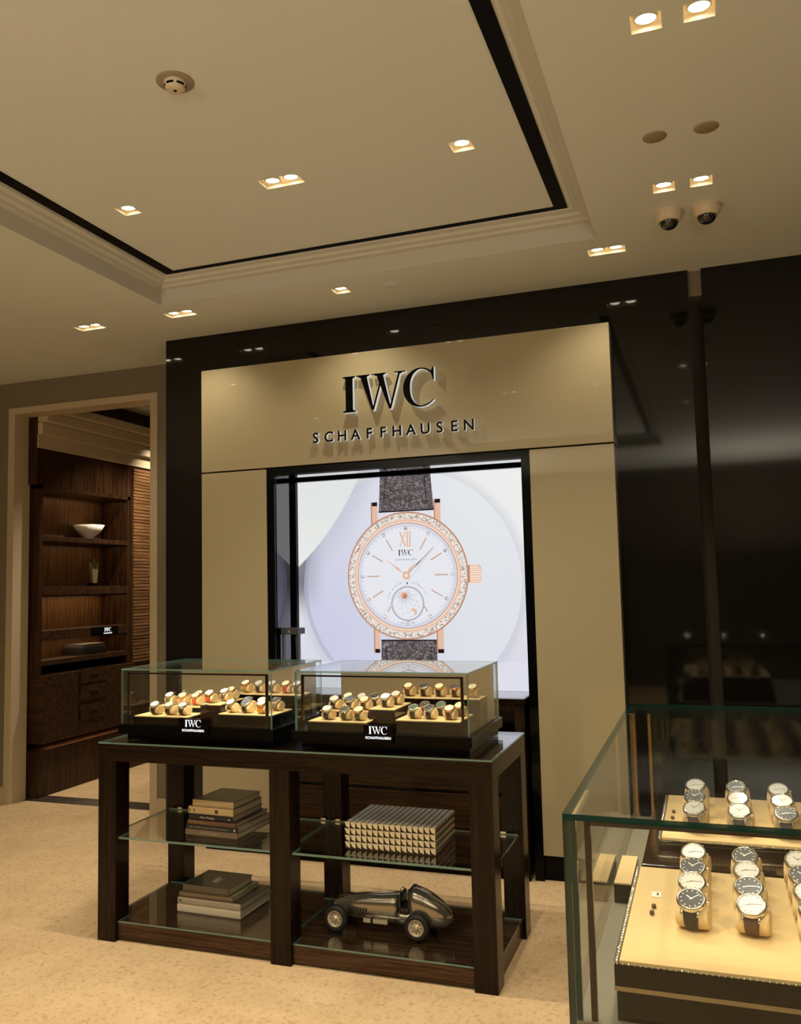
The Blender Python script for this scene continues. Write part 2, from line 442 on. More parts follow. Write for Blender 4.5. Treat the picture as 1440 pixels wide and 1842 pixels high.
# ------------------------------------------------------------------ ceiling fixtures
def downlight(kind, x, y, z, label, energy, ang, aim=None, tilt=(0, .12)):
    n = 2 if kind == 'double' else 1
    sx, sy = (.185, .09) if n == 2 else (.09, .09)
    if z > ZC+.05 and n == 2: sx = .19
    t = thing('ceiling_spotlight', label, 'ceiling light', (x, y, z), 'recessed square spotlights')
    bm = NB(); d = .055; e = .0005
    x0, x1, y0, y1 = x-sx/2-e, x+sx/2+e, y-sy/2-e, y+sy/2+e
    # open-bottomed box with thickness outward
    box(bm, x0, x1, y0, y1, z+d, z+d+.01)
    box(bm, x0-.006, x0, y0-.006, y1+.006, z+.001, z+d+.01); box(bm, x1, x1+.006, y0-.006, y1+.006, z+.001, z+d+.01)
    box(bm, x0, x1, y0-.006, y0, z+.001, z+d+.01); box(bm, x0, x1, y1, y1+.006, z+.001, z+d+.01)
    obj('housing', bm, HOUS, t)
    for k in range(n):
        cx_ = x+(k-.5)*.092 if n == 2 else x
        bm = NB(); ax = Vector((tilt[0], tilt[1], -1)).normalized()
        o = Vector((cx_, y, z+.026))
        lathe(bm, [(.034, -.012), (.037, .0), (.037, .012), (.031, .014), (.031, .008)], o, ax)
        r = obj('lamp_ring', bm, CEILW, t)
        bm = NB(); lathe(bm, [(0, .0105), (.0305, .0105)], o, ax); obj('lamp_face', bm, LAMP, r)
        spot('spot_beam', (cx_, y, z-.004), energy/n, ang, .75, (cx_+(aim[0]-x), aim[1], aim[2]) if aim else None, t, .014)
names_low = ['square spotlight at the top right of the lower ceiling', 'square spotlight cut by the right picture edge, top right', 'square spotlight just above the white dome camera', 'square spotlight cut by the right picture edge near the dome camera', 'single square spotlight above the raised lettering, centre of its row', 'square spotlight in the lower ceiling near the viewer', 'square spotlight at the far left of the lower ceiling', 'square spotlight at the left, nearer the viewer']
for i, (x, y) in enumerate(singles_low):
    if i < 5 or i >= 6 or i == 5:
        en = {0: E_SPOT*1.1, 1: E_SPOT, 2: E_SPOT*1.0, 3: E_SPOT*.6, 4: E_SPOT*.55}.get(i, E_SPOT)
        downlight('single', x, y, ZC, names_low[i], en, 125 if i == 4 else 100, aim=(x, y+.08, 0) if i == 4 else None)
for i, (x, y) in enumerate(doubles_low):
    downlight('double', x, y, ZC, ['double spotlight above the right end of the gold header', 'double spotlight above the left end of the gold header', 'double spotlight left of the black wall'][i], E_SPOT*.7, 120, aim=(x, y+.1, 0))
for i, (x, y) in enumerate(singles_up):
    downlight('single', x, y, ZU, ['single spotlight in the raised ceiling beside the black corner line', 'leftmost single spotlight in the raised ceiling', 'spotlight in the raised ceiling behind the viewer, right row', 'spotlight in the raised ceiling behind the viewer, left row', 'rear spotlight in the raised ceiling, right row', 'rear spotlight in the raised ceiling, left row'][i], E_ROOM*(1.0, 1.0, .35, .9, .3, .6)[i], 110)
for i, (x, y) in enumerate(doubles_up):
    downlight('double', x, y, ZU, ['double spotlight in the middle of the raised ceiling', 'double spotlight in the raised ceiling above the viewer', 'rear double spotlight in the raised ceiling'][i], E_ROOM*(1.6, .9, .6)[i], 110)

# smoke detector
t = thing('smoke_detector', 'round smoke detector on a taupe disc in the raised ceiling', 'smoke detector', (-1.697, -2.21, ZU))
bm = NB(); lathe(bm, [(0, 0), (.066, 0), (.067, -.003), (.064, -.005), (0, -.005)], (-1.697, -2.21, ZU)); obj('mounting_disc', bm, PLASTD, t)
bm = NB(); lathe(bm, [(.040, -.005), (.041, -.014), (.036, -.018), (.036, -.024), (.030, -.031), (.018, -.034), (0, -.034)], (-1.697, -2.21, ZU)); b_ = obj('sensor_body', bm, PLAST, t)
bm = NB()
for k in range(6):
    if k: bm = NB()
    a = k*PI/3+.2
    for s in range(5):
        q = a+s*.15
        c, sn = math.cos(q), math.sin(q); c2, s2_ = math.cos(q+.15), math.sin(q+.15)
        R_ = .0395
        f = bm.faces.new([bm.verts.new((-1.697+R_*c, -2.21+R_*sn, ZU-.017)), bm.verts.new((-1.697+R_*c2, -2.21+R_*s2_, ZU-.017)), bm.verts.new((-1.697+R_*c2*.95, -2.21+R_*s2_*.95, ZU-.0245)), bm.verts.new((-1.697+R_*c*.95, -2.21+R_*sn*.95, ZU-.0245))])
    obj('vent_slot', bm, GAP, b_)
bm = NB(); lathe(bm, [(0, -.0355), (.006, -.0355), (.006, -.033)], (-1.697, -2.21, ZU)); obj('indicator', bm, GAP, b_)
# flat discs
for x, y, lab in ((-.10, -1.434, 'flat round speaker cover between the spotlights at upper right'), (.085, -1.434, 'flat round cover cut by the right picture edge'), (-1.568, -.32, 'flat round cover beside the single spotlight over the lettering')):
    t = thing('speaker_cover', lab, 'ceiling cover', (x, y, ZC))
    bm = NB(); lathe(bm, [(0, -.004), (.040, -.004), (.044, -.002), (.045, .0)], (x, y, ZC)); obj('cover_plate', bm, PLASTD if x > -1 else CEIL, t)
# dome cameras
for x, lab in ((-.078, 'white dome security camera on the ceiling at right'), (.085, 'dome security camera cut by the right picture edge')):
    y = -.715
    t = thing('dome_camera', lab, 'security camera', (x, y, ZC))
    bm = NB(); lathe(bm, [(.062, 0), (.062, -.012), (.058, -.034), (.048, -.050), (.042, -.050), (.040, -.044)], (x, y, ZC)); obj('camera_housing', bm, PLAST, t)
    bm = NB(); lathe(bm, [(.041*math.cos(a), -.048-.036*math.sin(a)) for a in [PI/2*k/8 for k in range(9)]], (x, y, ZC)); obj('camera_dome', bm, DOME, t)

# ================================================================== RAISED LETTERING
t = thing('wall_lettering', 'large raised serif letters in black with lit white sides on the gold header', 'sign', (-1.705, -.02, 2.63))
hcap = .219
lets, wd = serif_word(hcap, .03, .028)
SX = .584/wd
for L_, ch in zip(lets, 'IWC'):
    place(L_, Matrix.Translation((-1.997, -.014, 2.632)) @ Matrix.Diagonal((SX, 1, 1, 1)) @ Matrix.Rotation(PI/2, 4, 'X'))
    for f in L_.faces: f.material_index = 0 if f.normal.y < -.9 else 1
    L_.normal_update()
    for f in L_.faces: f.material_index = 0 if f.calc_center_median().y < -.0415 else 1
    obj('letter', L_, [BLK, HALO], t)
t = thing('wall_lettering', 'spaced raised sans capitals in black beneath the large serif letters', 'sign', (-1.705, -.02, 2.47))
S = 'SCHAFFHAUSEN'
for i, ch in enumerate(S):
    b_ = text_bm(ch, .088, .009, bold=.0017)
    xc = -2.184+(2.184-1.226)*i/11
    place(b_, upright(xc, -.025, 2.4685))
    b_.normal_update()
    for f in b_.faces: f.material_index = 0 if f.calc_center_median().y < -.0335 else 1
    obj('letter', b_, [BLK, HALO], t)

# ================================================================== LIT SCREEN
def curve_screen_mat():
    """backdrop picture: pale discs and shaded folds, given off by the screen"""
    m, N, L, b = newmat('screen_backdrop')
    tc = N.new('ShaderNodeTexCoord'); sp = N.new('ShaderNodeSeparateXYZ'); L.new(tc.outputs['Object'], sp.inputs[0])
    def math_(op, a, b_=None, clamp=False):
        n = N.new('ShaderNodeMath'); n.operation = op; n.use_clamp = clamp
        for i, v in enumerate((a, b_)):
            if v is None: continue
            if isinstance(v, (int, float)): n.inputs[i].default_value = v
            else: L.new(v, n.inputs[i])
        return n.outputs[0]
    X, Z = sp.outputs[0], sp.outputs[2]
    def dist(cx, cz):
        dx = math_('SUBTRACT', X, cx); dz = math_('SUBTRACT', Z, cz)
        return math_('SQRT', math_('ADD', math_('MULTIPLY', dx, dx), math_('MULTIPLY', dz, dz)))
    def smooth(v, lo, hi):
        mr = N.new('ShaderNodeMapRange'); mr.interpolation_type = 'SMOOTHSTEP'
        L.new(v, mr.inputs[0]); mr.inputs[1].default_value = lo; mr.inputs[2].default_value = hi
        return mr.outputs[0]
    # big disc: centre (-1.735,1.655) r .72 ; ring rim
    d = dist(-1.722, 1.60)
    inside = smooth(d, .707, .702)
    # lavender disc tone, lighter to the right
    tone = smooth(X, -2.3, -1.2)
    disc = mixcol(N, L, tone, (.60, .61, .78), (.74, .76, .81))
    top = smooth(Z, 1.2, 2.3)
    disc = mixcol(N, L, math_('MULTIPLY', top, .35), disc, (.86, .88, .87))
    ext = mixcol(N, L, smooth(Z, 1.0, 2.1), (.70, .70, .79), (.84, .85, .84))
    rimsh = math_('MULTIPLY', smooth(d, .785, .707), .30)
    ext = mixcol(N, L, rimsh, ext, (.42, .42, .52))
    col = mixcol(N, L, inside, ext, disc)
    rim = math_('MULTIPLY', smooth(d, .676, .683), smooth(d, .707, .702))
    col = mixcol(N, L, math_('MULTIPLY', rim, math_('MULTIPLY', smooth(X, -1.9, -2.35), .55)), col, (.40, .41, .53))
    # dark fold at left under the upper-left sheet
    dk = math_('MULTIPLY', smooth(X, -2.25, -2.42), smooth(Z, 1.38, 1.66))
    dk = math_('MULTIPLY', dk, math_('SUBTRACT', 1, math_('MULTIPLY', inside, .62)))
    col = mixcol(N, L, math_('MULTIPLY', dk, .92), col, (.10, .09, .11))
    # upper-left sheet: outside of a big circle centred far to the lower right? -> inside circle centred upper left
    d2 = dist(-3.58, 3.03)
    sh = smooth(d2, 1.718, 1.708)
    shadow = math_('MULTIPLY', smooth(d2, 1.90, 1.71), .35)
    col = mixcol(N, L, shadow, col, (.42, .41, .50))
    sheet = mixcol(N, L, smooth(Z, 1.75, 2.3), (.80, .82, .79), (.76, .78, .77))
    col = mixcol(N, L, sh, col, sheet)
    # shelf line of the reflective floor in the picture
    refl = smooth(Z, 1.135, 1.13)
    col = mixcol(N, L, math_('MULTIPLY', refl, .35), col, (.80, .80, .90))
    b.inputs['Base Color'].default_value = (0, 0, 0, 1); b.inputs['Roughness'].default_value = .3; b.inputs['Specular IOR Level'].default_value = .1
    L.new(col, b.inputs['Emission Color']); b.inputs['Emission Strength'].default_value = 1.0
    return m
PIC, PICM = NB(), []
def pic(bm, mats):
    mats = mats if isinstance(mats, list) else [mats]; mp = []
    for m in mats:
        if m not in PICM: PICM.append(m)
        mp.append(PICM.index(m))
    for f in bm.faces: f.material_index = mp[f.material_index]
    merge(PIC, bm)
scr = thing('display_screen', 'tall lit screen showing a rose gold watch in the wall niche', 'screen', (0, 0, 0))
SY = SD
bm = NB()
SX0, SX1, SZ0, SZ1 = -2.487, -.945, .968, 2.287
for q in ((FX0, SX0+.022, SZ0-.0, FZ), (SX1-.003, FX1, SZ0, FZ)): box(bm, q[0], q[1], SY-.032, SY+.05, q[2], q[3])
box(bm, SX0, SX1, SY-.032, SY+.05, SZ1-.014, FZ); box(bm, FX0, FX1, SY-.032, SY+.05, .94, SZ0)
obj('bezel', bm, BLACKF, scr)
bm = NB(); box(bm, SX0, SX1, SY, SY+.04, SZ0, SZ1-.012); pic(bm, curve_screen_mat())
def em_leather():
    m, N, L, b = newmat('screen_leather')
    v = coords(N, L, (1, 1, 1.35))
    vo = N.new('ShaderNodeTexVoronoi'); vo.feature = 'DISTANCE_TO_EDGE'; vo.inputs['Scale'].default_value = 30; 
    nz = N.new('ShaderNodeTexNoise'); nz.inputs['Scale'].default_value = 14; L.new(v, nz.inputs[0])
    ad = N.new('ShaderNodeMix'); ad.data_type = 'RGBA'; ad.blend_type = 'LINEAR_LIGHT'; ad.inputs[0].default_value = .08
    L.new(v, ad.inputs[6]); L.new(nz.outputs[1], ad.inputs[7]); L.new(ad.outputs[2], vo.inputs['Vector'])
    c = ramp(N, L, vo.outputs[0], [(0, (.045, .035, .035)), (.08, (.11, .09, .092)), (.35, (.24, .21, .215))])
    b.inputs['Base Color'].default_value = (0, 0, 0, 1); L.new(c, b.inputs['Emission Color']); b.inputs['Emission Strength'].default_value = 1
    b.inputs['Specular IOR Level'].default_value = .1
    return m
def em_gems():
    m, N, L, b = newmat('screen_gems')
    v = coords(N, L, (1, 1, 1))
    vo = N.new('ShaderNodeTexVoronoi'); vo.inputs['Scale'].default_value = 95; L.new(v, vo.inputs['Vector'])
    c = ramp(N, L, vo.outputs['Distance'], [(.1, (.98, .97, .93)), (.45, (.80, .76, .72)), (.75, (.42, .33, .28))])
    b.inputs['Base Color'].default_value = (0, 0, 0, 1); L.new(c, b.inputs['Emission Color']); b.inputs['Emission Strength'].default_value = 1
    b.inputs['Specular IOR Level'].default_value = .1
    return m
E_LEA, E_GEM = em_leather(), em_gems()
E_ROSE = emis('screen_rose', (.78, .50, .36)); E_ROSED = emis('screen_rose_deep', (.50, .26, .17)); E_ROSEL = emis('screen_rose_light', (.93, .74, .63))
E_DIAL = emis('screen_dial', (.80, .81, .86)); E_DIAL2 = emis('screen_dial_edge', (.66, .67, .76)); E_INK = emis('screen_ink', (.055, .055, .07)); E_DOT = emis('screen_dot', (.32, .33, .42))
E_DARK = emis('screen_dark', (.012, .010, .012)); E_GREY = emis('screen_grey', (.45, .44, .50)); E_TAUPE = emis('screen_taupe', (.36, .27, .24))
WCX, WCZ = -1.7285, 1.657
def layer(k): return SY-.0012*k
def poly_on(bm, pts, y, mi=0):
    f = bm.faces.new([bm.verts.new((a, y, b)) for a, b in pts]); f.material_index = mi
    if f.normal.y > 0: f.normal_flip()
    return f
def ring_on(bm, cx_, cz_, ri, ro, y, mi=0, n=96, a0=0, a1=2*PI):
    for i in range(n):
        t0, t1 = a0+(a1-a0)*i/n, a0+(a1-a0)*(i+1)/n
        P = lambda r, t: (cx_+r*math.cos(t), cz_+r*math.sin(t))
        if ri <= 0: poly_on(bm, [(cx_, cz_), P(ro, t0), P(ro, t1)], y, mi)
        else: poly_on(bm, [P(ri, t0), P(ro, t0), P(ro, t1), P(ri, t1)], y, mi)
def bar_on(bm, x0_, z0_, x1_, z1_, w0, w1, y, mi=0):
    d = Vector((x1_-x0_, z1_-z0_)).normalized(); n = Vector((-d.y, d.x))
    poly_on(bm, [(x0_+n.x*w0/2, z0_+n.y*w0/2), (x0_-n.x*w0/2, z0_-n.y*w0/2), (x1_-n.x*w1/2, z1_-n.y*w1/2), (x1_+n.x*w1/2, z1_+n.y*w1/2)], y, mi)
# strap
bm = NB(); y = layer(1)
poly_on(bm, [(-1.905, 2.055), (-1.545, 2.055), (-1.562, SZ1-.013), (-1.893, SZ1-.013)], y)
poly_on(bm, [(-1.905, 1.262), (-1.548, 1.262), (-1.546, 1.135), (-1.908, 1.135)], y)
y = layer(2)
for (xa, za, xb, zb) in ((-1.868, 2.10, -1.858, 2.27), (-1.590, 2.10, -1.600, 2.27), (-1.872, 1.225, -1.874, 1.14), (-1.583, 1.225, -1.581, 1.14)):
    n_ = int(abs(zb-za)/.018)
    for k in range(n_):
        f0, f1 = (k+.1)/n_, (k+.6)/n_
        bar_on(bm, xa+(xb-xa)*f0, za+(zb-za)*f0, xa+(xb-xa)*f1, za+(zb-za)*f1, .007, .007, y, 1)
for (xa, xb, z) in ((-1.905, -1.545, 2.055), (-1.905, -1.548, 1.262)): bar_on(bm, xa, z, xb, z, .008, .008, y, 1)
pic(bm, [E_LEA, E_DARK])
# lugs
bm = NB()
for (xa, xb, za, zb, up_) in ((-1.957, -1.914, 1.95, 2.118, 1), (-1.545, -1.503, 1.95, 2.118, 1), (-1.953, -1.914, 1.185, 1.36, 0), (-1.547, -1.503, 1.185, 1.36, 0)):
    poly_on(bm, [(xa, za), (xb, za), (xb, zb), (xa, zb)], layer(1), 0)
    c0, c1 = (zb-.024, zb) if up_ else (za, za+.024)
    poly_on(bm, [(xa, c0), (xb, c0), (xb, c1), (xa, c1)], layer(2), 1)
    poly_on(bm, [(xa, za), (xa+.008, za), (xa+.008, zb), (xa, zb)], layer(3), 2)
pic(bm, [E_ROSE, E_DARK, E_ROSED])
def pic_watch_face(cx_, cz_, name, k0=3):
    bm = NB()
    ring_on(bm, cx_, cz_, .345, .390, layer(k0), 0); ring_on(bm, cx_, cz_, .384, .392, layer(k0)-.0004, 1)
    ring_on(bm, cx_, cz_, .3195, .346, layer(k0), 2); ring_on(bm, cx_, cz_, .3195, .325, layer(k0)-.0004, 1)
    ring_on(bm, cx_, cz_, .3265, .334, layer(k0)-.0006, 5)
    ring_on(bm, cx_, cz_, .3435, .3465, layer(k0)-.0004, 4)
    ring_on(bm, cx_, cz_, .348, .381, layer(k0)-.0008, 3)
    return bm
bm = pic_watch_face(WCX, WCZ, 'a'); pic(bm, [E_ROSE, E_ROSED, E_ROSE, E_GEM, E_ROSEL, E_ROSEL])
bm = NB(); ring_on(bm, WCX, WCZ, 0, .30, layer(4), 0); ring_on(bm, WCX, WCZ, .30, .321, layer(4), 1)
for k in range(60):
    if k % 5 == 0: continue
    a = k*PI/30; ring_on(bm, WCX+.290*math.sin(a), WCZ+.290*math.cos(a), 0, .0028, layer(5), 2, 6)
for k in range(12):
    a = k*PI/6; c, s_ = WCX+.290*math.sin(a), WCZ+.290*math.cos(a)
    ring_on(bm, c, s_, 0, .012, layer(5), 3, 14); ring_on(bm, c, s_, .010, .0125, layer(6), 4, 14)
pic(bm, [E_DIAL, E_DIAL2, E_DOT, E_GEM, E_DOT])
bm = NB()
for k in range(12):
    if k in (0, 6): continue
    a = k*PI/6; sn, cs = math.sin(a), math.cos(a); r_in, r_out = (.180, .262) if k not in (5, 7) else (.215, .255)
    bar_on(bm, WCX+r_in*sn, WCZ+r_in*cs, WCX+r_out*sn, WCZ+r_out*cs, .009, .007, layer(6), 0)
    bar_on(bm, WCX+r_in*sn+.002, WCZ+r_in*cs-.003, WCX+r_out*sn+.002, WCZ+r_out*cs-.003, .003, .003, layer(7), 1)
for (xa, xb) in ((-.038, -.003), (-.003, -.038)): bar_on(bm, WCX+xa, WCZ+.268, WCX+xb, WCZ+.178, .010 if xa < -.01 else .006, .010 if xa < -.01 else .006, layer(6), 0)
for xa in (.010, .027): bar_on(bm, WCX+xa, WCZ+.268, WCX+xa, WCZ+.178, .009, .009, layer(6), 0)
for za in (.268, .178): bar_on(bm, WCX+.002, WCZ+za, WCX+.036, WCZ+za, .004, .004, layer(6), 0)
pic(bm, [E_ROSE, E_TAUPE])
# subdial
bm = NB(); sx_, sz_ = WCX+.003, WCZ-.172
ring_on(bm, sx_, sz_, 0, .105, layer(6), 0, 64); ring_on(bm, sx_, sz_, .1005, .106, layer(7), 1, 64); ring_on(bm, sx_, sz_, .096, .0985, layer(7), 2, 64)
scx, scz = sx_-.022, sz_+.050
for k in range(28):
    a = 2*PI*k/28; r1 = .052 if k % 2 else .085
    ex, ez = scx+r1*math.cos(a), scz+r1*math.sin(a)
    dd = math.hypot(ex-sx_, ez-sz_)
    if dd > .094: r1 *= .55; ex, ez = scx+r1*math.cos(a), scz+r1*math.sin(a)
    if math.hypot(ex-sx_, ez-sz_) < .096: bar_on(bm, scx+.027*math.cos(a), scz+.027*math.sin(a), ex, ez, .0035, .001, layer(7), 2)
ring_on(bm, scx, scz, 0, .024, layer(8), 3, 24); ring_on(bm, scx+.006, scz-.006, 0, .016, layer(9), 4, 24)
ring_on(bm, sx_+.038, sz_-.052, 0, .022, layer(8), 3, 24); ring_on(bm, sx_+.028, sz_-.060, 0, .017, layer(9), 0, 24)
for (a, b_) in ((.06, .01), (.03, .02), (.07, -.02), (-.03, -.06), (.0, -.055), (-.05, -.03), (.05, -.01), (.02, -.08)): ring_on(bm, sx_+a, sz_+b_, 0, .0035, layer(7), 5, 5)
poly_on(bm, [(sx_-.007, sz_+.128), (sx_+.007, sz_+.128), (sx_, sz_+.114)], layer(7), 6)
pic(bm, [E_DIAL, E_DOT, E_GREY, E_ROSE, E_ROSED, E_DOT, E_INK])
# hands
bm = NB()
def leaf(a, L0, wd, mi, k):
    sn, cs = math.sin(a), math.cos(a); nx, nz = cs, -sn
    pts = [(0, .004), (.25, wd*.30), (.42, wd), (.62, wd*.45), (1, .0015)]
    P = [(WCX+sn*L0*t+nx*w_, WCZ+cs*L0*t+nz*w_) for t, w_ in pts]+[(WCX+sn*L0*t-nx*w_, WCZ+cs*L0*t-nz*w_) for t, w_ in reversed(pts)]
    for i in range(4): poly_on(bm, [P[i], P[i+1], P[-2-i], P[-1-i]], layer(k), mi)
leaf(math.radians(-53), .155, .008, 0, 10); leaf(math.radians(38), .095, .013, 0, 10); leaf(math.radians(47), .245, .006, 1, 10)
bar_on(bm, WCX+.25*math.sin(math.radians(47)), WCZ+.25*math.cos(math.radians(47)), WCX-.27*math.sin(math.radians(34)), WCZ-.27*math.cos(math.radians(34)), .002, .002, layer(10)-.0003, 2)
ring_on(bm, WCX, WCZ, 0, .025, layer(11), 0, 28); ring_on(bm, WCX, WCZ, 0, .014, layer(12), 3, 20); ring_on(bm, WCX, WCZ, .0135, .0155, layer(13), 1, 20)
pic(bm, [E_ROSE, E_TAUPE, E_GREY, E_ROSEL])
# crown
bm = NB(); cxx = WCX+.392
poly_on(bm, [(cxx-.004, WCZ-.052), (cxx+.012, WCZ-.052), (cxx+.012, WCZ+.052), (cxx-.004, WCZ+.052)], layer(2), 1)
for k in range(9):
    z0_, z1_ = WCZ-.062+k*.124/9, WCZ-.062+(k+.62)*.124/9
    bw_ = .072-.022*abs((k-4)/4)**2
    poly_on(bm, [(cxx+.008, z0_), (cxx+.008+bw_, z0_), (cxx+.008+bw_, z1_), (cxx+.008, z1_)], layer(4), 0)
poly_on(bm, [(cxx+.008, WCZ-.060), (cxx+.066, WCZ-.055), (cxx+.080, WCZ-.03), (cxx+.080, WCZ+.03), (cxx+.066, WCZ+.055), (cxx+.008, WCZ+.060)], layer(3), 2)
pic(bm, [E_ROSEL, E_ROSED, E_ROSE])
# dial print
bm = NB(); ls, wdd = serif_word(.036, .03, .0002)
for l_ in ls: merge(bm, l_, Matrix.Translation((WCX-wdd/2-.002, layer(6), WCZ+.122)) @ Matrix.Rotation(PI/2, 4, 'X'))
l_ = text_bm('SCHAFFHAUSEN', .0150, 0, 1.35); merge(bm, l_, upright(WCX-.002, layer(6), WCZ+.092))
l_ = text_bm('SWISS', .010, 0, 1.1); merge(bm, l_, upright(WCX-.036, layer(6), WCZ-.293)); l_ = text_bm('MADE', .010, 0, 1.1); merge(bm, l_, upright(WCX+.036, layer(6), WCZ-.293))
def arc_text(s, cx_, cz_, R_, a0, da, size):
    for i, ch in enumerate(s):
        if ch == ' ': continue
        a = a0-da*i
        l_ = text_bm(ch, size, 0)
        merge(bm, l_, Matrix.Translation((cx_+R_*math.cos(a), layer(6), cz_+R_*math.sin(a))) @ Matrix.Rotation(-(a-PI/2), 4, 'Y') @ Matrix.Rotation(PI/2, 4, 'X'))
arc_text('DAY & NIGHT', sx_, sz_, .128, math.radians(160), math.radians(5.6), .013); arc_text('AUTOMATIC', sx_, sz_, .128, math.radians(76), math.radians(5.8), .013)
pic(bm, E_INK)
# mirrored lower watch in the picture, cut by the screen edge
bm = pic_watch_face(WCX, .752, 'b', 2)
ring_on(bm, WCX, .752, .0, .321, layer(3), 6)
ring_on(bm, WCX, .752+.290, 0, .012, layer(5), 3, 14)
for k in range(-14, 15):
    if k % 5: ring_on(bm, WCX+.290*math.sin(k*PI/30), .752+.290*math.cos(k*PI/30), 0, .0028, layer(5), 7, 6)
ring_on(bm, WCX, .752+.172, 0, .106, layer(5), 7, 64); ring_on(bm, WCX, .752+.172, 0, .101, layer(6), 6, 64)
g = bm.verts[:]+bm.edges[:]+bm.faces[:]
bmesh.ops.bisect_plane(bm, geom=g, plane_co=(0, 0, SZ0+.001), plane_no=(0, 0, -1), clear_outer=True)
pic(bm, [E_ROSE, E_ROSED, E_ROSE, E_GEM, E_ROSEL, E_ROSEL, E_DIAL, E_DOT])

obj('picture', PIC, PICM, scr)
# small dark display stand on the counter, in front of the screen
t = thing('display_stand', 'small dark open frame stand with tapered legs before the lit screen', 'stand', (-2.42, .1, .967))
CHAR = pbr('charcoal_metal', (.05, .05, .055), .4, .3)
bm = NB(); box(bm, -2.478, -2.362, .05, .15, 1.312, 1.350, bev=.002); obj('top_rail', bm, CHAR, t)
for xa, xb in ((-2.476, -2.466), (-2.384, -2.364)):
    bm = NB(); prism(bm, [(xa if xa < -2.4 else xa+.012, .968), (xb, .968), (xb, 1.312), (xa, 1.312)], .06, .09, plane='xz'); obj('leg', bm, CHAR, t)
bm = NB(); 
for k in range(3): box(bm, -2.43+k*.006, -2.426+k*.006, .0485, .0498, 1.322, 1.340)
obj('emblem', bm, pbr('emblem_grey', (.25, .2, .19), .4), t)

# ------------------------------------------------------------------ cabinet below the screen
CBX0, CBX1, CBY = FX0+.004, -.962, -.045
t = thing('sideboard', 'dark wood sideboard with drawers built in below the lit screen', 'cabinet', ((CBX0+CBX1)/2, .1, 0))
CY2 = SD-.04
bm = NB(); box(bm, CBX0, CBX1, CBY+.03, CY2, 0.0, .06); obj('plinth', bm, BLK, t)
bm = NB(); box(bm, CBX0, CBX1, CBY+.012, CY2, .06, .76); box(bm, CBX0, CBX0+.04, CBY, CY2, .76, .94); box(bm, CBX1-.055, CBX1, CBY, CY2, .76, .94); box(bm, CBX0+.04, CBX1-.055, CY2-.02, CY2, .76, .94)
box(bm, CBX0+.04, CBX1-.055, CBY, CY2-.02, .905, .94); box(bm, CBX1-.055, CBX1, CBY, CBY+.012, .06, .76)
obj('carcass', bm, W_Z, t)
bm = NB(); box(bm, CBX0, CBX1+.004, CBY-.006, CY2, .940, .967, bev=.002); obj('counter_top', bm, W_X, t)
for (za, zb) in ((.462, .70), (.258, .444), (.075, .243)):
    for (xa, xb) in ((CBX0+.005, CBX1-.06),):
        bm = NB(); box(bm, xa, xb, CBY-.004, CBY+.011, za, zb, bev=.002); d = obj('drawer', bm, W_CAB, t)
# glass sheet on the counter (bright reflection of the screen)
bm = NB(); box(bm, CBX0, CBX1, CBY-.004, CY2-.005, .9672, .9732); obj('counter_glass', bm, GLASS, t)

# ================================================================== DISPLAY TABLE
TX0 = -2.727; LW = .0968
t = thing('display_table', 'long dark macassar wood display table with glass shelves and six square legs', 'table', ((TX0+TXR)/2, (TF+TB)/2, 0))
legx = [TX0, -1.831, TXR-LW]
for x in legx:
    for y in (TF, TB-.1):
        bm = NB(); box(bm, x, x+LW, y, y+.1, .0, .8115, bev=.0012); obj('leg', bm, W_Z, t)
bm = NB(); box(bm, TX0, TXR, TF, TB, .812, TZ-.008, bev=.0015); obj('table_top', bm, W_X, t)
def glass_slab(bm, pts, z0, z1): 
    fs = prism(bm, pts, z0, z1)
    bm.normal_update()
    for f in bm.faces: f.material_index = 0 if abs(f.normal.z) > .9 else 1
bm = NB(); glass_slab(bm, [(TX0-.001, TF-.002), (TXR+.001, TF-.002), (TXR+.001, TB+.001), (TX0-.001, TB+.001)], TZ-.0075, TZ); obj('glass_top', bm, [GLASS, GEDGE], t)
for (a, b_, nl, nr) in ((TX0+.02, -1.786, TX0+LW, -1.831), (-1.779, TXR-.018, -1.831+LW, TXR-LW)):
    e = .001
    pts = notched(a, b_, TF+.02, -.785, fl=(nl-a+e, .081), fr=(b_-nr+e, .081))
    bm = NB(); glass_slab(bm, pts, .455, .465); obj('glass_shelf', bm, [GLASS, GEDGE], t)
    pts = notched(a, b_, TF+.02, TB-.02, fl=(nl-a+e, .081), fr=(b_-nr+e, .081), bl=(nl-a+e, .081), br=(b_-nr+e, .081))
    bm = NB(); prism(bm, pts, .010, .081); obj('lower_shelf', bm, W_SHELF_LIT, t)
    bm = NB(); glass_slab(bm, pts, .0815, .0885); obj('lower_glass', bm, [GLASS, GEDGE], t)
    for bx_ in (nl-.01, nr+.01):
        bm = NB(); box(bm, bx_-.012, bx_+.012, -.788, -.767, .447, .454); box(bm, bx_-.012, bx_+.012, -.788, -.767, .4655, .472); obj('shelf_bracket', bm, CHROME, t)

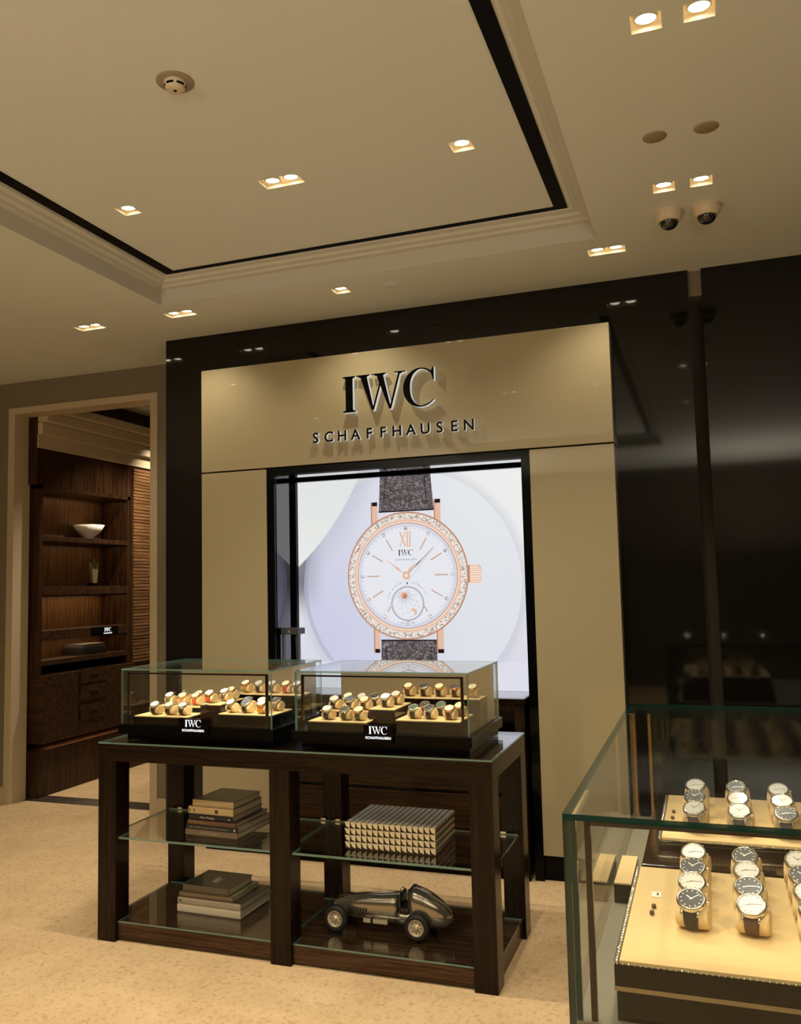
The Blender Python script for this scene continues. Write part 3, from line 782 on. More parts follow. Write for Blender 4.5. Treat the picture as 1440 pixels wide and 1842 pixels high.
# ================================================================== WATCHES
STRAPC = {'black': (.012, .010, .010), 'brown': (.075, .032, .014), 'red': (.45, .05, .025), 'pink': (.50, .20, .13), 'green': (.05, .055, .028), 'orange': (.75, .25, .03), 'steel': None, 'grey': (.10, .085, .07), 'tan': (.42, .26, .10), 'blue': (.02, .03, .06)}
DIALC = {'cream': (.80, .68, .42), 'white': (.85, .82, .74), 'black': (.012, .012, .014), 'blue': (.03, .05, .09), 'green': (.03, .06, .035), 'silver': (.55, .52, .46)}
SM = {k: (pbr('strap_'+k, v, .5) if v else pbr('strap_steel', (.55, .50, .42), .22, 1)) for k, v in STRAPC.items()}
DM = {k: pbr('dial_'+k, v, .3, 0, .8) for k, v in DIALC.items()}
HANDD, HANDL = pbr('hand_dark', (.08, .05, .03), .3), pbr('hand_light', (.8, .75, .6), .3, .5)
CASEM = {'steel': pbr('case_steel', (.70, .66, .58), .12, 1), 'gold': pbr('case_gold', (.80, .50, .26), .14, 1)}
RX_, RZ_, CZ_ = .0275, .0215, .0225      # cushion ellipse (depth, height)
def ell(t, k=1.0, ex=0): return (-(RX_+ex)*k*math.cos(t), CZ_+(RZ_+ex)*k*math.sin(t))
TILT = math.radians(63)
def cushion_bm(wd=.050):
    bm = NB(); n = 28; prof = [(-wd/2, .86), (-wd/2+.003, .96), (-wd/2+.007, 1), (wd/2-.007, 1), (wd/2-.003, .96), (wd/2, .86)]
    rings = []
    for x, k in prof:
        rings.append([bm.verts.new((x, ell(2*PI*i/n, k)[0], max(0, ell(2*PI*i/n, k)[1]))) for i in range(n)])
    for A, B in zip(rings, rings[1:]):
        for i in range(n):
            f = bm.faces.new((A[i], A[(i+1) % n], B[(i+1) % n], B[i])); f.smooth = True
    bm.faces.new(rings[0]); bm.faces.new(rings[-1][::-1])
    bmesh.ops.recalc_face_normals(bm, faces=bm.faces)
    return bm
def strap_bm(wd=.025, th=.003):
    bm = NB(); n = 22; a0, a1 = math.radians(-48), math.radians(190); pr = None
    for i in range(n+1):
        t = a0+(a1-a0)*i/n; k = wd*(.82+.18*math.cos((t-TILT)))/2
        yi, zi = ell(t, 1, .0006); yo, zo = ell(t, 1, .0006+th)
        cur = [bm.verts.new((s*k, y_, max(.0004, z_))) for (s, y_, z_) in ((-1, yi, zi), (1, yi, zi), (1, yo, zo), (-1, yo, zo))]
        if pr:
            for q in range(4):
                f = bm.faces.new((pr[q], pr[(q+1) % 4], cur[(q+1) % 4], cur[q])); f.smooth = False
        else: bm.faces.new(cur[::-1])
        pr = cur
    bm.faces.new(pr); bmesh.ops.recalc_face_normals(bm, faces=bm.faces)
    return bm
cy_, cz_w = ell(TILT, 1, .0036)
NRM = Vector((0, -math.cos(TILT), math.sin(TILT))).normalized()
UPV = Vector((0, math.sin(TILT), math.cos(TILT)))
CO = Vector((0, cy_, cz_w))
def case_bm(R_=.0235):
    bm = NB()
    lathe(bm, [(0, -.001), (R_*.90, -.001), (R_, .002), (R_, .0062), (R_*.97, .0078), (R_*.90, .0095), (R_*.84, .0095), (R_*.82, .0082)], CO, NRM, 32)
    for sx in (-1, 1):
        for su in (-1, 1):
            p0 = CO+Vector((sx*.0125, 0, 0))+UPV*su*R_*.75+NRM*.004; p1 = CO+Vector((sx*.0125, 0, 0))+UPV*su*R_*1.22+NRM*-.001
            cyl(bm, p0, p1, .0024, .0018, 8)
    return bm
def crown_bm(R_=.0235):
    bm = NB(); p0 = CO+Vector((R_*.98, 0, 0))+NRM*.0042; cyl(bm, p0, p0+Vector((.0045, 0, 0)), .0027, .0027, 12); return bm
def dial_bm(R_=.0235):
    bm = NB(); lathe(bm, [(0, .0082), (R_*.83, .0082)], CO, NRM, 32); return bm
def hands_bm(R_=.0235, h=10, m=8):
    bm = NB()
    def pt(a, r, e=.0086): return CO+NRM*e+Vector((math.sin(a)*r, 0, 0))+UPV*math.cos(a)*r
    def bar(a, r0_, r1_, w_):
        n = Vector((math.cos(a), 0, 0))-UPV*math.sin(a)
        q = [pt(a, r0_)+n*w_, pt(a, r0_)-n*w_, pt(a, r1_)-n*w_, pt(a, r1_)+n*w_]
        f = bm.faces.new([bm.verts.new(v) for v in q])
        if f.normal.dot(NRM) < 0: f.normal_flip()
    bar(math.radians(h*30+m/2), -.002, R_*.42, .0006); bar(math.radians(m*6), -.003, R_*.68, .0005)
    for k in range(12): bar(k*PI/6, R_*.62, R_*.75, .00045)
    return bm
ME = {}
def shared(name, bmf):
    if name not in ME:
        me = bpy.data.meshes.new(name); b_ = bmf(); b_.to_mesh(me); b_.free(); me.materials.append(None); ME[name] = me
    return ME[name]
def part_from(name, key, bmf, mat, parent):
    o = bpy.data.objects.new(name, shared(key, bmf)); COL.objects.link(o); o.parent = parent
    o.material_slots[0].link = 'OBJECT'; o.material_slots[0].material = mat
    return o
def cushion(x, y, z, s, rz, label, group):
    o = bpy.data.objects.new('watch_cushion', shared('cushion', cushion_bm)); COL.objects.link(o)
    o.material_slots[0].link = 'OBJECT'; o.material_slots[0].material = CUSH
    o.location = (x, y, z); o.scale = (s, s, s); o.rotation_euler = (0, 0, rz); return tag(o, label, 'watch cushion', group)
def watch(x, y, z, s, rz, strap, dial, metal, label, group):
    t = thing('wristwatch', label, 'watch', (x, y, z), group); t.scale = (s, s, s); t.rotation_euler = (0, 0, rz)
    part_from('strap', 'strap', strap_bm, SM[strap], t)
    part_from('watch_case', 'case', case_bm, CASEM[metal], t)
    part_from('crown', 'crown', crown_bm, CASEM[metal], t)
    part_from('dial', 'dial', dial_bm, DM[dial], t)
    part_from('hands', 'hands%d' % (len(label) % 3), lambda: hands_bm(h=10-len(label) % 3, m=8+len(label) % 3*3), HANDL if dial in ('black', 'blue', 'green') else HANDD, t)
    return t
SMALLTAG = pbr('price_card', (.75, .68, .55), .6)

ORD = ['first', 'second', 'third', 'fourth', 'fifth', 'sixth']
def showcase(which, gx0, gx1, sign_x, trays, watches):
    """which: 'left-hand' or 'right-hand' table showcase"""
    y0, y1 = -1.25, -.715
    ztop, zs = 1.232, .972
    cx_ = (gx0+gx1)/2
    t = thing('glass_showcase', '%s tabletop glass showcase on a black plinth with a lit nameplate' % which, 'showcase', (cx_, (y0+y1)/2, TZ))
    bm = NB(); box(bm, gx0+.022, gx1-.006, y0+.022, y1-.004, TZ+.0006, .929, bev=.001); obj('plinth', bm, BLK, t)
    bm = NB(); box(bm, gx0-.012, gx1+.012, y0-.008, y1+.012, .929, zs, bev=.0015); obj('base_slab', bm, BLK, t)
    G = .008
    def pane(name, x0, x1, ya, yb, za, zb, thin):
        bm = NB(); box(bm, x0, x1, ya, yb, za, zb); bm.normal_update()
        for f in bm.faces:
            f.material_index = 0 if abs(f.normal[thin]) > .9 else 1
        obj(name, bm, [GLASS, GEDGE], t)
    for n_, a in ((0, 0),): pass
    pane('glass_top_pane', gx0, gx1, y0, y1, ztop-G, ztop, 2)
    pane('glass_front_pane', gx0, gx1, y0, y0+G, zs, ztop-G, 1)
    pane('glass_back_pane', gx0, gx1, y1-G, y1, zs, ztop-G, 1)
    pane('glass_side_pane', gx0, gx0+G, y0+G, y1-G, zs, ztop-G, 0)
    pane('glass_side_pane', gx1-G, gx1, y0+G, y1-G, zs, ztop-G, 0)
    bm = NB(); box(bm, gx0+.012, gx1-.012, y1-.050, y1-.042, zs+.0003, ztop-G-.003); obj('back_panel', bm, pbr('back_panel_suede', (.27, .205, .115), .6), t)
    # inner bronze light rail and its two posts
    bm = NB(); box(bm, gx0+.030, gx1-.030, y0+.012, y0+.022, ztop-.026, ztop-.019); rail = obj('light_rail', bm, BRONZE, t)
    for xx in (gx0+.026, gx1-.036):
        bm = NB(); box(bm, xx, xx+.010, y0+.012, y0+.024, zs, ztop-.019); obj('rail_post', bm, BRONZE, t)
    n_ = 9
    for k in range(n_):
        bm = NB()
        xx = gx0+.09+(gx1-gx0-.18)*k/(n_-1); cyl(bm, (xx, y0+.024, ztop-.0235), (xx, y0+.0265, ztop-.0235), .0022, .0015, 8); obj('led_bead', bm, LEDB, rail)
    for k in range(3): spot('rail_spot', (gx0+(gx1-gx0)*(k+.5)/3, y0+.045, ztop-.03), E_CASE*(1.9 if which[0] == 'l' else .8), 130, .8, (gx0+(gx1-gx0)*(k+.5)/3, y0+.17, zs), t, .006, (1, .84, .56))
    # lit nameplate
    sx0, sx1 = sign_x
    s_ = thing('nameplate', 'small black nameplate with white lit lettering on the %s showcase' % which, 'sign', ((sx0+sx1)/2, y0-.02, .9295))
    bm = NB(); box(bm, sx0, sx1, y0-.020, y0-.0085, .936, 1.012, bev=.001); obj('plate', bm, BLK, s_)
    bm = NB(); ls, wd_ = serif_word(.031, .03, .0006)
    for l_ in ls: merge(bm, l_, Matrix.Translation(((sx0+sx1)/2-wd_/2, y0-.0202, .974)) @ Matrix.Rotation(PI/2, 4, 'X'))
    l_ = text_bm('SCHAFFHAUSEN', .0145, .0002, 1.12, bold=.0004); merge(bm, l_, upright((sx0+sx1)/2, y0-.0206, .953))
    obj('lit_lettering', bm, WHITE_LIT, s_)
    # trays: (place words, x0, x1, y0, y1, z0, z1)
    for (words, a, b_, c, d, z0, z1) in trays:
        tr = thing('display_tray', '%s display tray, dark lacquer with suede top, in the %s showcase' % (words, which), 'display tray', ((a+b_)/2, (c+d)/2, z0))
        bm = NB(); box(bm, a, b_, c, d, z0+.0004, z1-.005, bev=.001); obj('tray_body', bm, BRN if 'centre' in words else BLK, tr)
        bm = NB(); box(bm, a+.003, b_-.003, c+.003, d-.003, z1-.005, z1, bev=.0008); obj('suede_top', bm, TRAY, tr)
    # watches: tray index, row word, list of (x, y, strap, dial, metal)
    for (ti, row, lst) in watches:
        words, a, b_, c, d, z0, z1 = trays[ti]
        for i, (x, y, strap, dial, metal) in enumerate(lst):
            g = 'watches on the %s tray of the %s showcase' % (words, which)
            pos = ORD[i] + ' from the left'
            cushion(x, y, z1+.0006, 1.0, -.12, 'suede roll, %s in %s, %s tray, %s showcase' % (ORD[i], row, words, which), 'watch cushions in the %s showcase' % which)
            mt = 'rose gold' if metal == 'gold' else 'steel'
            band = 'steel bracelet' if strap == 'steel' else strap+' strap'
            watch(x, y, z1+.0006, 1.0, -.12, strap, dial, metal, '%s dial, %s, %s in %s, %s tray, %s showcase' % (dial, band, ORD[i], row, words, which), g)
            if (i+ti) % 2 == 0:
                bm = NB(); box(bm, x-.012, x+.010, y-.046, y-.038, z1+.0005, z1+.002); tag(obj('price_card', bm, SMALLTAG), 'tiny card at %s watch, %s, %s tray, %s showcase' % (ORD[i], row, words, which), 'price card', 'price cards in the %s showcase' % which)

zb = .9722
LT = [('front left', -2.595, -2.300, -1.235, -1.09, zb, 1.010), ('raised middle left', -2.590, -2.300, -1.075, -.90, zb, 1.034), ('centre block', -2.295, -2.185, -1.13, -.90, zb, 1.057), ('front right', -2.180, -1.895, -1.165, -.95, zb, 1.020), ('back right', -2.255, -1.88, -.895, -.775, zb, 1.078)]
LWt = [(0, 'front row', [(-2.506, -1.175, 'black', 'white', 'steel'), (-2.425, -1.175, 'black', 'cream', 'steel'), (-2.350, -1.175, 'black', 'silver', 'steel')]),
       (1, 'front row', [(-2.530, -1.02, 'grey', 'white', 'steel'), (-2.455, -1.02, 'pink', 'cream', 'gold'), (-2.380, -1.02, 'red', 'cream', 'gold')]),
       (1, 'back row', [(-2.490, -.945, 'green', 'green', 'steel'), (-2.41, -.945, 'tan', 'white', 'gold')]),
       (2, 'front row', [(-2.262, -1.085, 'red', 'white', 'gold')]), (2, 'middle row', [(-2.225, -1.01, 'steel', 'white', 'steel')]), (2, 'back row', [(-2.23, -.94, 'brown', 'cream', 'gold')]),
       (3, 'front row', [(-2.128, -1.115, 'steel', 'silver', 'steel'), (-2.048, -1.115, 'black', 'blue', 'steel'), (-1.965, -1.115, 'orange', 'cream', 'gold')]),
       (3, 'back row', [(-2.09, -1.02, 'steel', 'blue', 'steel'), (-2.015, -1.02, 'brown', 'white', 'gold'), (-1.94, -1.02, 'grey', 'black', 'steel')]),
       (4, 'only row', [(-2.205, -.84, 'tan', 'white', 'gold'), (-2.13, -.84, 'blue', 'silver', 'steel'), (-2.055, -.84, 'grey', 'silver', 'steel'), (-1.98, -.84, 'red', 'cream', 'gold'), (-1.918, -.84, 'brown', 'white', 'gold')])]
showcase('left-hand', -2.653, -1.852, (-2.322, -2.166), LT, LWt)
RT = [('front left', -1.690, -1.410, -1.222, -1.09, zb, 1.011), ('raised middle left', -1.700, -1.440, -1.075, -.85, zb, 1.036), ('centre block', -1.435, -1.310, -1.13, -.90, zb, 1.057), ('front right', -1.300, -1.005, -1.165, -.94, zb, 1.018), ('back right', -1.385, -.985, -.895, -.775, zb, 1.078)]
RWt = [(0, 'front row', [(-1.610, -1.165, 'black', 'cream', 'steel'), (-1.525, -1.165, 'green', 'black', 'steel'), (-1.460, -1.165, 'green', 'cream', 'gold')]),
       (1, 'front row', [(-1.638, -1.025, 'black', 'silver', 'steel'), (-1.560, -1.025, 'black', 'blue', 'steel'), (-1.488, -1.025, 'black', 'cream', 'gold')]),
       (1, 'back row', [(-1.615, -.915, 'grey', 'cream', 'steel'), (-1.545, -.915, 'grey', 'silver', 'steel'), (-1.478, -.915, 'black', 'black', 'steel')]),
       (2, 'front row', [(-1.368, -1.07, 'black', 'white', 'steel')]), (2, 'back row', [(-1.352, -.98, 'brown', 'silver', 'gold')]),
       (3, 'front row', [(-1.225, -1.11, 'black', 'green', 'steel'), (-1.152, -1.11, 'black', 'black', 'steel'), (-1.062, -1.11, 'brown', 'cream', 'gold')]),
       (3, 'back row', [(-1.205, -1.01, 'brown', 'black', 'gold'), (-1.130, -1.01, 'black', 'green', 'steel'), (-1.045, -1.01, 'brown', 'cream', 'gold')]),
       (4, 'only row', [(-1.340, -.84, 'brown', 'cream', 'gold'), (-1.262, -.84, 'black', 'black', 'steel'), (-1.188, -.84, 'black', 'cream', 'gold'), (-1.112, -.84, 'brown', 'black', 'gold'), (-1.030, -.84, 'tan', 'cream', 'gold')])]
showcase('right-hand', -1.736, -.944, (-1.404, -1.270), RT, RWt)

# ================================================================== BOOKS
PAGES = pbr('book_pages', (.55, .47, .32), .8)
def book(x, y, z, L_, D_, T_, rz, cov, label, group, title=None, tcol=None, tsize=.012, spine_col=None, marks=(), cover_text=None, smudge=None):
    """spine along +x axis facing -y"""
    t = thing('book', label, 'book', (x, y, z), group); t.rotation_euler = (0, 0, rz)
    c = pbr('book_cover', cov, .35, 0, .3); sp = pbr('book_spine', spine_col or cov, .4, 0, .2)
    bm = NB(); ct = .0022
    box(bm, 0, L_, 0, D_, 0, ct, 0, .0006); box(bm, 0, L_, 0, D_, T_-ct, T_, 0, .0006)
    pts = [(-.001, 0), (0.003, 0), (.003, T_), (-.001, T_), (-.003, T_*.7), (-.003, T_*.3)]
    prism(bm, pts, 0, L_, 1, 'yz')
    obj('cover', bm, [c, sp], t, shift=False)
    bm = NB(); box(bm, .004, L_-.004, .003, D_-.004, ct, T_-ct); obj('pages', bm, PAGES, t, shift=False)
    if title:
        l_ = text_bm(title, tsize, .0001, 1.05); place(l_, upright(L_*.42, -.0033, T_*.5-tsize*.33)); obj('spine_title', l_, pbr('ink', tcol, .5), t, shift=False)
    for (mx, mw, mh, mc) in marks:
        bm = NB(); box(bm, L_*mx, L_*mx+mw, -.0036, -.0028, T_/2-mh/2, T_/2+mh/2); obj('spine_mark', bm, pbr('ink', mc, .5), t, shift=False)
    if cover_text:
        bm = NB()      # pale, worn lettering: only its strokes can be made out in the photograph
        for (a_, b2, c_, d2_) in ((.46, .50, .30, .62), (.52, .535, .34, .56), (.555, .57, .34, .52), (.59, .60, .40, .60), (.46, .60, .30, .32)):
            box(bm, L_*a_, L_*b2, D_*c_, D_*d2_, T_+.0001, T_+.0006)
        obj('cover_lettering', bm, pbr('ink', (.5, .45, .32), .5), t, shift=False)
    if smudge:
        bm = NB(); rr = random.Random(int(L_*1000)); xx = L_*smudge[0]
        while xx < L_*smudge[1]:
            w_ = rr.uniform(.002, .005); h2 = rr.uniform(.003, .006)
            box(bm, xx, xx+w_, -.0036, -.0028, T_/2-h2/2, T_/2+h2/2); xx += w_+rr.choice((.0012, .0012, .006))
        obj('spine_lettering', bm, pbr('ink', smudge[2], .5), t, shift=False)

g = 'books stacked on the upper glass shelf'
z = .4656
U = [  # L, D, T, dx, dy, cover, spine, title...
 (.285, .30, .026, 0, 0, (.10, .075, .05), (.16, .115, .07), None, None, 0, 'lowest book of the upper stack, brown spine with pale writing'),
 (.283, .29, .021, .002, .002, (.30, .26, .2), (.012, .01, .009), None, None, 0, 'thin black book second from the bottom of the upper stack'),
 (.262, .28, .020, .010, .004, (.11, .045, .025), (.13, .055, .03), None, None, 0, 'reddish brown book in the middle of the upper stack'),
 (.238, .26, .026, .014, .010, (.02, .018, .015), (.012, .010, .009), 'Piano Design', (.62, .56, .42), .014, 'black book with pale title on its spine in the upper stack'),
 (.246, .25, .032, .008, .014, (.30, .22, .11), (.50, .36, .17), None, None, 0, 'thick cream gold book with dark spine marks in the upper stack'),
 (.225, .235, .030, .026, .022, (.12, .09, .045), (.46, .34, .17), None, None, 0, 'dark gold book lying on top of the upper stack')]
for i, (L_, D_, T_, dx, dy, cv, spc, tt, tc, ts, lab) in enumerate(U):
    mk = ()
    if i == 4: mk = ((.12, .006, .014, (.05, .03, .02)), (.60, .016, .016, (.04, .025, .015)), (.92, .004, .004, (.05, .03, .02)), (.02, .006, .012, (.1, .07, .04)))
    if i == 3: mk = ((.91, .006, .006, (.6, .55, .45)),)
    if i == 1: mk = ((.93, .006, .012, (.6, .55, .45)),)
    sm = {0: (.30, .66, (.36, .27, .15)), 1: (.04, .82, (.22, .20, .13)), 2: (.05, .40, (.28, .15, .07))}.get(i)
    book(-2.345+dx, -1.178+dy, z, L_, D_, T_-.0003, -.05, cv, lab, g, tt, tc, ts or .01, spc, mk, None, sm); z += T_
g = 'books stacked on the lower shelf'
z = .0890
Lo = [(.345, .275, .034, 0, 0, (.55, .46, .31), (.62, .52, .36), 'cream white book at the bottom of the lower stack', ()),
      (.343, .262, .030, .000, .004, (.06, .05, .04), (.42, .34, .23), 'pale grey spine book with a dark dot, lower stack', ((.03, .010, .010, (.05, .03, .02)),)),
      (.296, .235, .020, .002, .012, (.22, .20, .07), (.20, .13, .07), 'slim brown spine book with olive cover in the lower stack', ()),
      (.250, .215, .034, .018, .020, (.028, .030, .016), (.13, .095, .06), 'dark green book with a pale cover title atop the lower stack', ())]
for i, (L_, D_, T_, dx, dy, cv, spc, lab, mk) in enumerate(Lo):
    book(-2.432+dx, -1.115+dy, z, L_, D_, T_-.0003, -.03, cv, lab, g, None, None, .01, spc, mk, 'marks' if i == 3 else None); z += T_

# ================================================================== STUDDED BOX
t = thing('decorative_box', 'gold pyramid studded box with painted dark facet shading on the glass shelf', 'box', (-1.33, -1.04, .466))
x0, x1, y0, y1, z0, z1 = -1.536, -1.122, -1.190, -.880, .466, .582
IV, DKB = pbr('stud_gold_lit', (.80, .70, .48), .3, .3), pbr('stud_shade_and_core', (.012, .006, .004), .2)  # dark facets paint in the shading of plain gold studs
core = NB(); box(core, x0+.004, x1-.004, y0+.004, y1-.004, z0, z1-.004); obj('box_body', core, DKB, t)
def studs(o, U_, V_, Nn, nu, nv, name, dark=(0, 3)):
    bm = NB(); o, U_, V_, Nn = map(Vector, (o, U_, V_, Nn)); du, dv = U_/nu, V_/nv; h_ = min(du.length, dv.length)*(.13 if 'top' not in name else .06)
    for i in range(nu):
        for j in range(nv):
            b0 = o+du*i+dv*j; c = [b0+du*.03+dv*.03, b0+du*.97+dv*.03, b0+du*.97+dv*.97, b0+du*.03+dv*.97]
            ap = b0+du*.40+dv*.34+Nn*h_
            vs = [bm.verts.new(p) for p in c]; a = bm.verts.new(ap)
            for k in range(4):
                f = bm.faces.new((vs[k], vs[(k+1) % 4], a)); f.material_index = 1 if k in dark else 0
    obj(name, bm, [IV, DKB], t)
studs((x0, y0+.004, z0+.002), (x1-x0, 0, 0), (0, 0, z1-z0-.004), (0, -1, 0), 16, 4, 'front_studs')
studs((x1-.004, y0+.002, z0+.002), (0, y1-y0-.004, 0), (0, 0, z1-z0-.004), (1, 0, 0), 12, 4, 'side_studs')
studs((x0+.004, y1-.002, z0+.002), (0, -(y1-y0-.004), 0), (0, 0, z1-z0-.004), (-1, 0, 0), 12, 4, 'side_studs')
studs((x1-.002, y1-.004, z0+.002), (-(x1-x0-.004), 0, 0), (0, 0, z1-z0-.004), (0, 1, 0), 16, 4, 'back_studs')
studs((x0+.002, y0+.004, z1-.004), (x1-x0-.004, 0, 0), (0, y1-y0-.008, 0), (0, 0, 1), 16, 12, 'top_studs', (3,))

# ================================================================== MODEL RACING CAR
ZB_ = .0885
CARX, CARY = -1.385, -1.045
t = thing('model_car', 'polished metal vintage racing car model on the lower shelf', 'model car', (CARX, CARY, ZB_))
t.scale = (1.12, 1.12, 1.12)
BODY = pbr('car_body_steel', (.30, .27, .20), .16, .75, .3)
BODYD = pbr('car_under', (.05, .045, .04), .3, .6)
TYRE = pbr('tyre', (.010, .008, .007), .55); HUBM = pbr('hub_cream', (.55, .47, .32), .3, .5); SEAT = pbr('seat_black', (.008, .007, .008), .35)
# lofted body, nose at -x, pointed tail at +x; local coordinates: x -.245..+.255
secs = [(-.232, .006, .066, .082), (-.225, .022, .052, .094), (-.205, .031, .044, .104), (-.17, .037, .038, .120), (-.10, .042, .034, .132), (-.03, .046, .034, .138), (.02, .048, .034, .145), (.045, .048, .034, .147)]
secs2 = [(.100, .050, .034, .177), (.115, .051, .033, .176), (.145, .051, .031, .167), (.175, .048, .030, .153), (.205, .042, .031, .135), (.232, .031, .037, .114), (.250, .017, .050, .094), (.256, .006, .062, .080)]
mid = [(.045, .048, .034, .098), (.060, .049, .034, .090), (.085, .050, .034, .090), (.105, .050, .034, .100)]
def loft(bm, S_, n=24, mi=0, caps=True):
    rings = []
    for (x, hw, zl, zh) in S_:
        zc, hz = (zl+zh)/2, (zh-zl)/2; r = []
        for k in range(n):
            a = 2*PI*k/n; c, s_ = math.cos(a), math.sin(a)
            e = .75
            r.append(bm.verts.new((CARX+x, CARY+hw*math.copysign(abs(c)**e, c), ZB_+zc+hz*math.copysign(abs(s_)**e, s_))))
        rings.append(r)
    for A, B in zip(rings, rings[1:]):
        for i in range(n):
            f = bm.faces.new((A[i], A[(i+1) % n], B[(i+1) % n], B[i])); f.smooth = True; f.material_index = mi
    if caps: bm.faces.new(rings[0][::-1]).material_index = mi; bm.faces.new(rings[-1]).material_index = mi
bm = NB(); loft(bm, secs); bmesh.ops.recalc_face_normals(bm, faces=bm.faces); obj('bonnet', bm, BODY, t)
bm = NB(); loft(bm, mid); bmesh.ops.recalc_face_normals(bm, faces=bm.faces); obj('cockpit_side', bm, BODY, t)
bm = NB(); loft(bm, secs2); bmesh.ops.recalc_face_normals(bm, faces=bm.faces); obj('tail', bm, BODY, t)
bm = NB()
box(bm, CARX+.046, CARX+.060, CARY-.042, CARY+.042, ZB_+.07, ZB_+.150, 0, .006)
box(bm, CARX+.088, CARX+.104, CARY-.042, CARY+.042, ZB_+.07, ZB_+.172, 0, .006); box(bm, CARX+.055, CARX+.095, CARY-.047, CARY+.047, ZB_+.085, ZB_+.105, 0, .005)
obj('seat', bm, SEAT, t)
bm = NB(); tube(bm, [(CARX+.052, CARY-.035*math.cos(a), ZB_+.143+.022*math.sin(a)) for a in [PI*k/8 for k in range(9)]], .0018); obj('windscreen_hoop', bm, CHROME, t)
bm = NB(); lathe(bm, [(.019, 0), (.021, .001), (.021, -.001), (.019, 0)], (CARX+.068, CARY, ZB_+.132), (.8, 0, .5), 20); cyl(bm, (CARX+.068, CARY-.019, ZB_+.132), (CARX+.068, CARY+.019, ZB_+.132), .0012, seg=6); obj('steering_wheel', bm, SEAT, t)
bm = NB()
for yy in (CARY-.0475, CARY+.0475):
    tube(bm, [(CARX-.12, yy*1+(.012 if yy > CARY else -.012)*.2, ZB_+.068), (CARX-.02, yy, ZB_+.066), (CARX+.09, yy, ZB_+.064)], .0025)
tube(bm, [(CARX-.23, CARY, ZB_+.085), (CARX-.21, CARY, ZB_+.112), (CARX-.17, CARY, ZB_+.119), (CARX-.10, CARY, ZB_+.130), (CARX-.03, CARY, ZB_+.140), (CARX+.03, CARY, ZB_+.147)], .0018)
tube(bm, [(CARX+.11, CARY, ZB_+.178), (CARX+.15, CARY, ZB_+.167), (CARX+.18, CARY, ZB_+.148), (CARX+.21, CARY, ZB_+.124), (CARX+.235, CARY, ZB_+.100)], .0018)
obj('body_trim', bm, CHROME, t)
bm = NB()
for k in range(7): box(bm, CARX-.16+k*.012, CARX-.155+k*.012, CARY-.0455-.0003*k, CARY-.036, ZB_+.062, ZB_+.088)
obj('side_louvres', bm, BODYD, t)
for xa, xb in ((-.095, -.065), (-.055, .005)):
    bm = NB(); box(bm, CARX+xa, CARX+xb, CARY-.0485, CARY-.040, ZB_+.036, ZB_+.052, 0, .001); obj('side_plate', bm, HUBM, t)
bm = NB(); lathe(bm, [(.0, .0), (.016, 0), (.018, .004), (.012, .006), (0, .006)], (CARX-.226, CARY, ZB_+.075), (-1, 0, 0), 20); obj('radiator_cap', bm, CHROMEW, t)
WHB = .072
axles = [(-.200, 'front'), (.135, 'rear')]
for ax_, nm in axles:
    bm = NB(); cyl(bm, (CARX+ax_, CARY-WHB, ZB_+.050), (CARX+ax_, CARY+WHB, ZB_+.050), .004, seg=10); box(bm, CARX+ax_-.006, CARX+ax_+.006, CARY-.05, CARY+.05, ZB_+.046, ZB_+.055); obj('axle', bm, CHROME, t)
    for sd in (-1, 1):
        R_ = .050; yc = CARY+sd*WHB
        bm = NB(); lathe(bm, [(.030, -.013), (.038, -.015), (.0465, -.013), (.050, -.007), (.050, .007), (.0465, .013), (.038, .015), (.030, .013)], (CARX+ax_, yc, ZB_+R_), (0, 1, 0), 36)
        whl = obj('wheel', bm, TYRE, t)
        bm = NB(); lathe(bm, [(0, -.012), (.006, -.017), (.0085, -.012), (.013, -.009), (.0265, -.009), (.0300, -.014), (.0315, -.013), (.0305, -.006), (.0305, .006), (.0300, .013), (.0265, .009), (.013, .009), (0, .012)], (CARX+ax_, yc, ZB_+R_), (0, 1, 0), 30)
        hb = obj('hub', bm, HUBM, whl)
        for k in range(8):
            a = k*PI/4; bm = NB()
            cyl(bm, (CARX+ax_+.020*math.cos(a), yc-.0098, ZB_+R_+.020*math.sin(a)), (CARX+ax_+.020*math.cos(a), yc+.0098, ZB_+R_+.020*math.sin(a)), .0024, seg=8)
            obj('lug_hole', bm, BODYD, whl)

# ================================================================== FOREGROUND SHOWCASE
FX, FY0, FY1, FZT, FZD, FXR = -.2925, -2.958, -1.375, 1.1406, .745, .75
t = thing('glass_counter', 'large glass topped counter showcase in the right foreground', 'showcase', ((FX+FXR)/2, (FY0+FY1)/2, 0))
bm = NB(); box(bm, FX+.012, FXR-.012, FY0+.012, FY1-.012, .0, FZD-.012); obj('counter_body', bm, BLK, t)
bm = NB(); box(bm, FX+.0125, FXR-.0125, FY0+.0125, FY1-.0125, FZD-.0115, FZD, bev=.001); obj('deck', bm, DECK, t)
G = .012
def fpane(name, x0, x1, ya, yb, za, zb_, thin):
    bm = NB(); box(bm, x0, x1, ya, yb, za, zb_); bm.normal_update()
    for f in bm.faces: f.material_index = 0 if abs(f.normal[thin]) > .9 else 1
    obj(name, bm, [GLASS, GEDGE_D], t)
fpane('glass_top_pane', FX, FXR, FY0, FY1, FZT-G, FZT, 2)
fpane('glass_front_pane', FX, FXR, FY0, FY0+G, FZD-.3, FZT-G, 1)
fpane('glass_back_pane', FX, FXR, FY1-G, FY1, FZD-.02, FZT-G, 1)
fpane('glass_side_pane', FX, FX+G, FY0+G+.0002, FY1-G-.0002, FZD-.3, FZT-G, 0)
fpane('glass_side_pane', FXR-G, FXR, FY0+G+.0002, FY1-G-.0002, FZD-.3, FZT-G, 0)
bm = NB(); box(bm, FX+.040, FX+.052, FY0+.016, FY0+.028, FZD, FZT-G-.002); obj('corner_post', bm, BRONZE, t)
